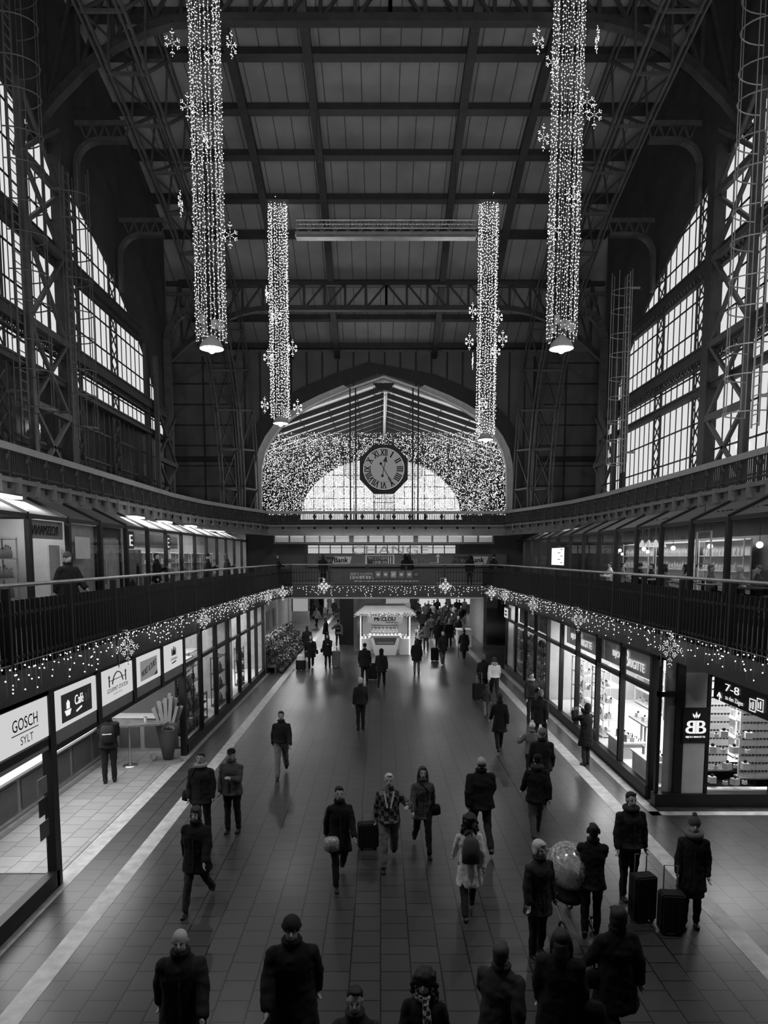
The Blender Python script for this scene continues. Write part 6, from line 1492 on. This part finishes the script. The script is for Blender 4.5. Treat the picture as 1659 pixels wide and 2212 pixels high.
person('person with headphones in black coat leaning over the stroller', 1275, 2015, 168, 1.7, 'push', 0, 0, 'short', 0, .35, .03, det=1, extra=['headphones'])
person('short-haired person in dark jacket facing the camera with a suitcase on the right', 1356, 1938, 5, 1.8, 'stand', 1, 1, 'short', 0, .25, .035, .03, det=2, extra=['hoodback'])
person('person in bobble hat and fur collar with a wheeled case, far right', 1490, 2000, -15, 1.72, 'stand', 1, 1, 'pompom', 3, .5, .02, det=2, extra=['fur', 'skirt'])
suitcase('large dark suitcase behind the large person in black, beside the stripe', 1386, 1986, 10, .37, .72, .26, 'cloth1')
suitcase('dark ribbed suitcase held by the bobble-hat wearer', 1448, 2014, -5, .36, .62, .26, 'cloth1', .4)
person('person in knee-length white coat with grey backpack, walking away', 1012, 1972, 180, 1.68, 'walk', 6, 1, 'curly', 0, .55, .012, det=1, extra=['backpack'])
person('broad balding person in black jacket walking away', 1037, 1828, 183, 1.86, 'walk2', 0, 1, 'ring', 1, .3, .05, .1, det=1)
person('person in mid-grey coat with a black shoulder bag, facing the camera', 912, 1838, 5, 1.72, 'walk2', 3, 0, 'long', 1, .38, .012, det=2, extra=['bag'])
person('grey-haired person in shiny plaid jacket and light trousers', 840, 1868, 0, 1.76, 'hip', 'plaid', 4, 'short', 3, .25, .03, .03, det=2, extra=['lapels'], wide_leg=.012)
suitcase('black suitcase rolling beside the plaid jacket', 795, 1832, 10, .4, .5, .25, 'cloth0', .2)
person('long-coated dark person carrying a plastic bag, left of the plaid jacket', 734, 1904, 10, 1.76, 'walk', 0, 0, 'short', 0, .5, .02, det=1, extra=['plastic'])
person('person in short black fur coat with arms swinging', 428, 1958, -5, 1.72, 'walk', 0, 2, 'shaggy', 1, .42, .05, .03, det=2)
person('person in dark parka with white hood lining, left of the capped walker', 438, 1812, 0, 1.78, 'stand', 1, 1, 'short', 1, .35, .04, .05, det=1, extra=['furwhite', 'bagl'])
person('person in dark cap and grey anorak beside the parka wearer', 503, 1797, -8, 1.76, 'hold', 3, 1, 'cap', 0, .3, .035, .04, det=1)
person('person in dark down jacket and light trousers walking alone', 609, 1676, 5, 1.76, 'walk', 1, 4, 'short', 0, .15, .035, det=1, wide_leg=.01)
person('grey-haired person in dark coat facing the kiosk, alone mid-hall', 779, 1576, 200, 1.74, 'stand', 1, 1, 'short', 3, .25, .03, det=0)
person('person with rucksack standing in the food hall with back to the camera', 238, 1690, 196, 1.88, 'both', 0, 0, 'short', 0, .25, .04, .03, det=1, extra=['backpackd'], z=.012)
person('person in long coat photographing the jewellery window', 1264, 1652, 205, 1.7, 'camera', 0, 2, 'hood', 1, .55, .03, det=1, extra=['phone', 'bagl'])
person('person in black hooded jacket and grey trousers walking away, left of the stripe', 1157, 1808, 178, 1.78, 'walk', 0, 3, 'cap', 0, .3, .03, .03, det=1, extra=['hoodback'])
person('person in broad dark jacket behind the white bobble hat', 1168, 1738, 176, 1.78, 'stand', 0, 1, 'beanie', 4, .3, .045, .06, det=1)
person('child in white bobble hat and grey coat, arms out', 1147, 1688, 175, 1.55, 'hip', 4, 1, 'pompom', 6, .25, .02, det=1)
person('person in dark coat leaning towards the display case window', 1166, 1606, 150, 1.72, 'walk', 0, 0, 'short', 2, .4, .04, .04, det=1)
person('person with fur hood standing at the plant shop corner', 1146, 1562, 20, 1.75, 'hold', 1, 1, 'short', 1, .2, .03, det=1, extra=['furwhite'])
person('person in long dark quilted coat walking away from the camera', 1078, 1620, 180, 1.74, 'walk', 0, 0, 'short', 0, .5, .02, det=1)
person('person in white hoodie and dark jeans walking away', 1067, 1512, 178, 1.78, 'walk2', 6, 1, 'short', 1, .15, .03, det=1, extra=['hoodlight'])
person('person in dark jacket pulling a case beside the white hoodie', 1044, 1508, 178, 1.82, 'pull2', 0, 0, 'short', 2, .3, .03, det=0)
suitcase('upright black trolley case with two long handle rods', 1034, 1512, 180, .5, .66, .28, 'cloth0', .45)
person('small figure in patterned leggings beside the trolley case', 1050, 1548, 178, 1.2, 'walk', 2, 4, 'short', 1, .2, .02, det=0)
# ---------------------------------------------------------------- middle of the hall
MID = [('dark-coated person with hat seen from behind, facing the kiosk', 788, 1476, 180, 1.82, 'stand', 0, 1, 'cap', 0, .3, None),
 ('person in short hooded coat from behind, right in front of the kiosk counter', 824, 1484, 176, 1.74, 'walk', 0, 0, 'hood', 0, .3, None),
 ('person in flared dark coat and light trousers at the right of the kiosk', 900, 1456, 178, 1.72, 'stand', 0, 4, 'long', 0, .35, None),
 ('dark-suited person with case in front of the flower stall', 672, 1444, 8, 1.74, 'pull2', 0, 0, 'short', 1, .4, ['bag', 'shirt']),
 ('person in dark coat with scarf beside a light case', 708, 1441, -5, 1.7, 'hold', 0, 0, 'long', 0, .4, ['bagl']),
 ('dark figure just behind the suited person by the flowers', 664, 1420, 180, 1.78, 'stand', 0, 0, 'short', 0, .35, None),
 ('upright person in black, side-on, above the scarf wearer', 704, 1392, 90, 1.76, 'stand', 0, 0, 'short', 0, .35, None),
 ('person with light jacket and outstretched bag left of the dark pier', 731, 1396, 182, 1.74, 'hip', 4, 1, 'cap', 1, .2, ['backpackd']),
 ('striding person in light top with dark bag', 684, 1356, 30, 1.7, 'walk', 5, 0, 'short', 0, .2, ['bagl']),
 ('person in patterned pale jacket close to the kiosk side', 905, 1410, 10, 1.68, 'stand', 'patterned', 1, 'long', 1, .2, None),
 ('person in mid-grey anorak beside the patterned jacket', 920, 1404, -20, 1.72, 'stand', 3, 2, 'short', 2, .25, None),
 ('person with walking stick in long black coat', 1002, 1424, 185, 1.72, 'walk', 0, 0, 'short', 0, .5, ['cane']),
 ('stout grey-haired person in dark jacket pulling a case to the right of the kiosk', 956, 1434, 185, 1.76, 'pull', 1, 3, 'short', 3, .3, None),
 ('tall grey-haired person in open coat walking towards the camera', 990, 1390, 5, 1.85, 'walk', 1, 0, 'short', 3, .45, None),
 ('person in black coat with a pale collar, left in the crowd', 970, 1398, 170, 1.76, 'stand', 0, 0, 'short', 3, .4, ['furwhite']),
 ('bulky dark figure in the densest part of the crowd', 946, 1400, 180, 1.78, 'stand', 1, 1, 'short', 1, .4, None)]
for i, (lab, x, y, rot, h, pose, c_, l_, hr, hc, hem, exx) in enumerate(MID): person(lab, x, y, rot, h, pose, c_, l_, hr, hc, hem+.08, .045, .05, det=0, extra=exx)
suitcase('tall dark suitcase between the two people facing the kiosk', 805, 1468, 0, .42, .75, .28, 'cloth1', 0)
suitcase('light grey suitcase beside the scarf wearer', 726, 1440, 0, .42, .8, .28, 'cloth4', .2); suitcase('dark trolley bag with a pale bag on top, by the flower stall', 650, 1448, -20, .45, .5, .3, 'cloth1', 0)
suitcase('black case of the stout person right of the kiosk', 939, 1428, 0, .42, .72, .3, 'cloth0', 0)
obj('carrier_bag', MB().rings([(0, 0, 0, .2, .12), (0, 0, .2, .17, .1), (0, 0, .3, .1, .05)], 12), 'cloth6', label='crumpled pale bag lying on the dark trolley bag', cat='bag').location = atz(650, 1448, 0)+V3((0, 0, .525))
# ---------------------------------------------------------------- far crowd beyond the footbridge
rn = random.Random(31)
FARS = [(664, 1330, 'dark walker near the lit stall, leftmost of the far crowd'), (676, 1322, 'far walker in grey standing by the lit stall'), (722, 1333, 'far walker in dark coat left of the pier'), (712, 1325, 'far person in pale coat left of the pier'), (738, 1345, 'far person in white hat by the pier'), (694, 1318, 'far person crossing behind the striding one'),
 (908, 1352, 'dark far person nearest the kiosk wall'), (918, 1344, 'far person in black just beyond the kiosk corner'), (929, 1362, 'far person with bag in the row behind the kiosk corner'), (934, 1346, 'far person in grey coat in the crowd'), (941, 1368, 'far person in dark jacket, front row of the crowd'), (950, 1352, 'far person with pale hair in the middle of the crowd'),
 (958, 1374, 'far person in black coat facing away in the front row'), (962, 1343, 'far person in dark hat in the back row'), (973, 1362, 'far person in grey jacket right of the crowd middle'), (980, 1346, 'far person in light coat in the back row'), (986, 1336, 'far person by the wide lit stall'), (996, 1352, 'far person in dark coat at the crowd edge'),
 (903, 1340, 'far dark person behind the kiosk side wall'), (912, 1372, 'far dark person in the second row by the kiosk'), (925, 1340, 'far person in brown coat, back of the crowd'), (931, 1380, 'far person in dark parka in front of the crowd'), (937, 1336, 'far hatless dark person between two groups'), (948, 1386, 'far person in dark coat beside the stout one'), (953, 1364, 'far person in grey scarf in the crowd middle'), (964, 1386, 'far person in dark jacket at the stout one on the right'), (967, 1354, 'far person with dark hair in the crowd middle'), (976, 1380, 'far person in black behind the tall one'), (984, 1366, 'far person in black beside the tall grey-haired one'), (992, 1334, 'far dark person at the right stall'),
 (945, 1334, 'far person before the stall behind the crowd'), (968, 1330, 'far person in pale top at the stall counter'), (1003, 1332, 'far person in white jacket at the right-hand stall'), (923, 1330, 'far person small against the lit stall'), (955, 1326, 'farthest small person in the passage'), (748, 1335, 'far person half hidden by the pier')]
for i, (x, y, lab) in enumerate(FARS):
    person(lab, x, y, rn.choice((0, 170, 185, 20, 340)), rn.uniform(1.64, 1.84), rn.choice(('walk', 'stand', 'walk2')), 5 if 'white j' in lab or 'pale coat' in lab else 4 if ('light' in lab or 'pale top' in lab) else 3 if 'grey' in lab else rn.choice((0, 0, 1)), rn.choice((0, 1)), 'beanie' if 'hat' in lab else rn.choice(('short', 'long', 'short')), 6 if 'white hat' in lab else 3 if 'pale hair' in lab else 0, rn.choice((.3, .45)), .045, .04, extra=['bag'] if 'with bag' in lab else None)
# ---------------------------------------------------------------- on the galleries
G = dict(z=ZG, ground=False)
person('person in grey fur hat and dark coat walking along the drugstore gallery', -7.0, 15.6, 60, 1.74, 'walk', 1, 1, 'beanie', 3, .4, .05, .08, det=1, **G)
for lab, x, y, rot, c_, hr, hc in (('person in beanie by the gallery railing, nearest of the railing pair', -6.6, 26.6, 100, 0, 'beanie', 1), ('person in fur-hooded coat next to the beanie wearer at the gallery railing', -6.3, 28.6, 110, 1, 'hood', 3), ('dark person inside the gallery shop doorway behind the glass', -7.9, 24.6, 90, 0, 'short', 0),
    ('person leaning on the railing at the bend past the drugstore gallery', -5.4, 36.3, 120, 0, 'short', 0)):
    person(lab, x, y, rot, 1.72, 'lean' if 'lean' in lab else 'hold', c_, 1, hr, hc, .35, .03, **G)
for lab, px, rot, hr in (('person on the footbridge hiding the first bank lozenge', 697, 180, 'short'), ('one of two people close together on the footbridge, slightly left', 876, 175, 'hood'), ('one of two people close together on the footbridge, slightly right', 884, 185, 'long'), ('person on the footbridge hiding the second bank lozenge', 1016, 180, 'short'), ('person standing at the far bend of the restaurant gallery', 1068, 200, 'beanie')):
    p = aty(px, 1215, 38.7); person(lab, p.x, 38.9, rot, 1.72, 'stand', 0, 0, hr, 0, .35, .03, **G)
def chair(x, y, rot, label, group='restaurant chairs'):
    t = thing('restaurant_chair', label, 'chair', (x, y, ZG+.03), group, R(rot)); part('seat', MB().box(-.22, .22, -.22, .22, .43, .48), 'cloth1', t); part('backrest', MB().box(-.21, .21, .2, .24, .55, .92), 'cloth1', t)
    for a in (-.2, .18):
        for b in (-.2, .18): part('leg', MB().box(a, a+.03, b, b+.03, 0, .43 if b < 0 else .92), 'iron', t)
SEAT = [(1600, 1222, 100, 5, 3, 'short', 'white-haired diner in pale top behind the handrail'), (1536, 1240, 60, 4, 2, 'short', 'diner in light top next to the white-haired diner'), (1480, 1240, 250, 5, 0, 'long', 'diner in pale blouse beneath the hanging rope frame'), (1640, 1215, 270, 3, 2, 'short', 'greying diner in grey at the edge of the picture'),
        (1438, 1222, 90, 4, 0, 'long', 'diner with folded arms left of the rope frame'), (1408, 1212, 260, 0, 0, 'short', 'dark-haired diner in black by the bright table'), (1384, 1212, 100, 0, 0, 'beanie', 'diner in dark cap in the group under the round lamps'), (1346, 1216, 80, 4, 0, 'short', 'diner in grey hoodie with back to the glass'), (1318, 1216, 280, 6, 0, 'short', 'diner in white shirt facing the grey hoodie')]
for i, (px, py, rot, c_, hc, hr, lab) in enumerate(SEAT):
    X = 9.75+.35*(i % 2); p = atx(px, py, X); chair(X, p.y, rot, 'dark restaurant chair under a seated diner'); person(lab, X, p.y, rot, 1.74, 'sit', c_, 1, hr, hc, .1, .015, z=ZG+.03, ground=False)
for i, (y, l) in enumerate(((16.6, 'restaurant table in front of the white-haired diner'), (18.6, 'restaurant table below the rope frame'), (20.6, 'restaurant table by the diner with folded arms'), (22.9, 'restaurant table of the group under the round lamps'), (25.2, 'restaurant table of the grey hoodie and the white shirt'))):
    t = thing('restaurant_table', l, 'table', (9.95, y, ZG+.03)); obj('top', B(9.55, 10.35, y-.38, y+.38, ZG+.76, ZG+.8), 'wood', t); obj('leg', MB().cyl(9.95, y, ZG+.03, ZG+.76, .04), 'iron', t); obj('foot', MB().cyl(9.95, y, ZG+.03, ZG+.06, .22), 'iron', t)
    g = MB(); g.smooth = True; g.lathe(9.8, y-.1, [(.03, ZG+.8), (.005, ZG+.81), (.005, ZG+.87), (.035, ZG+.9), (.03, ZG+.97)], 10); obj('drinking_glass', g, 'offwhite', label='glass standing on the %s' % l.replace('restaurant ', ''), cat='glass')
# ---------------------------------------------------------------- stroller under a clear rain cover
p = atz(1222, 1992, 0); t = thing('stroller', 'dark stroller under a clear plastic rain cover with round window', 'stroller', p, None, R(15))
part('seat', MB().rings([(0, 0, .42, .2, .3), (0, 0, .5, .22, .34), (0, .05, .75, .2, .2)], 16), 'cloth1', t)
m = MB()
for s in (-1, 1): m.tube([(s*.24, -.35, .12), (s*.22, 0, .5), (s*.22, .45, 1.0)], .014, 6); m.tube([(s*.24, .35, .12), (s*.22, -.1, .55)], .014, 6)
m.tube([(-.22, .45, 1.0), (.22, .45, 1.0)], .018, 6); part('frame', m, 'steel', t)
for x in (-.26, .26):
    for y in (-.36, .36): part('wheel', MB().torus((x, y, .12), .1, .02, 'x', 18, 6), 'shoe', t)
m = MB(); m.smooth = True; m.ell((0, -.05, .95), (.33, .4, .36), 20, 12); part('rain_cover', m, 'clearbag', t, 'clear crinkled plastic cover')
part('cover_rim', MB().torus((0, -.12, 1.2), .13, .008, 'z', 20, 5).torus((0, -.08, 1.17), .2, .006, 'z', 24, 5), 'steel', t)
part('blanket', MB().ell((0, -.05, .72), (.19, .28, .13), 12, 8), 'cloth4', t)
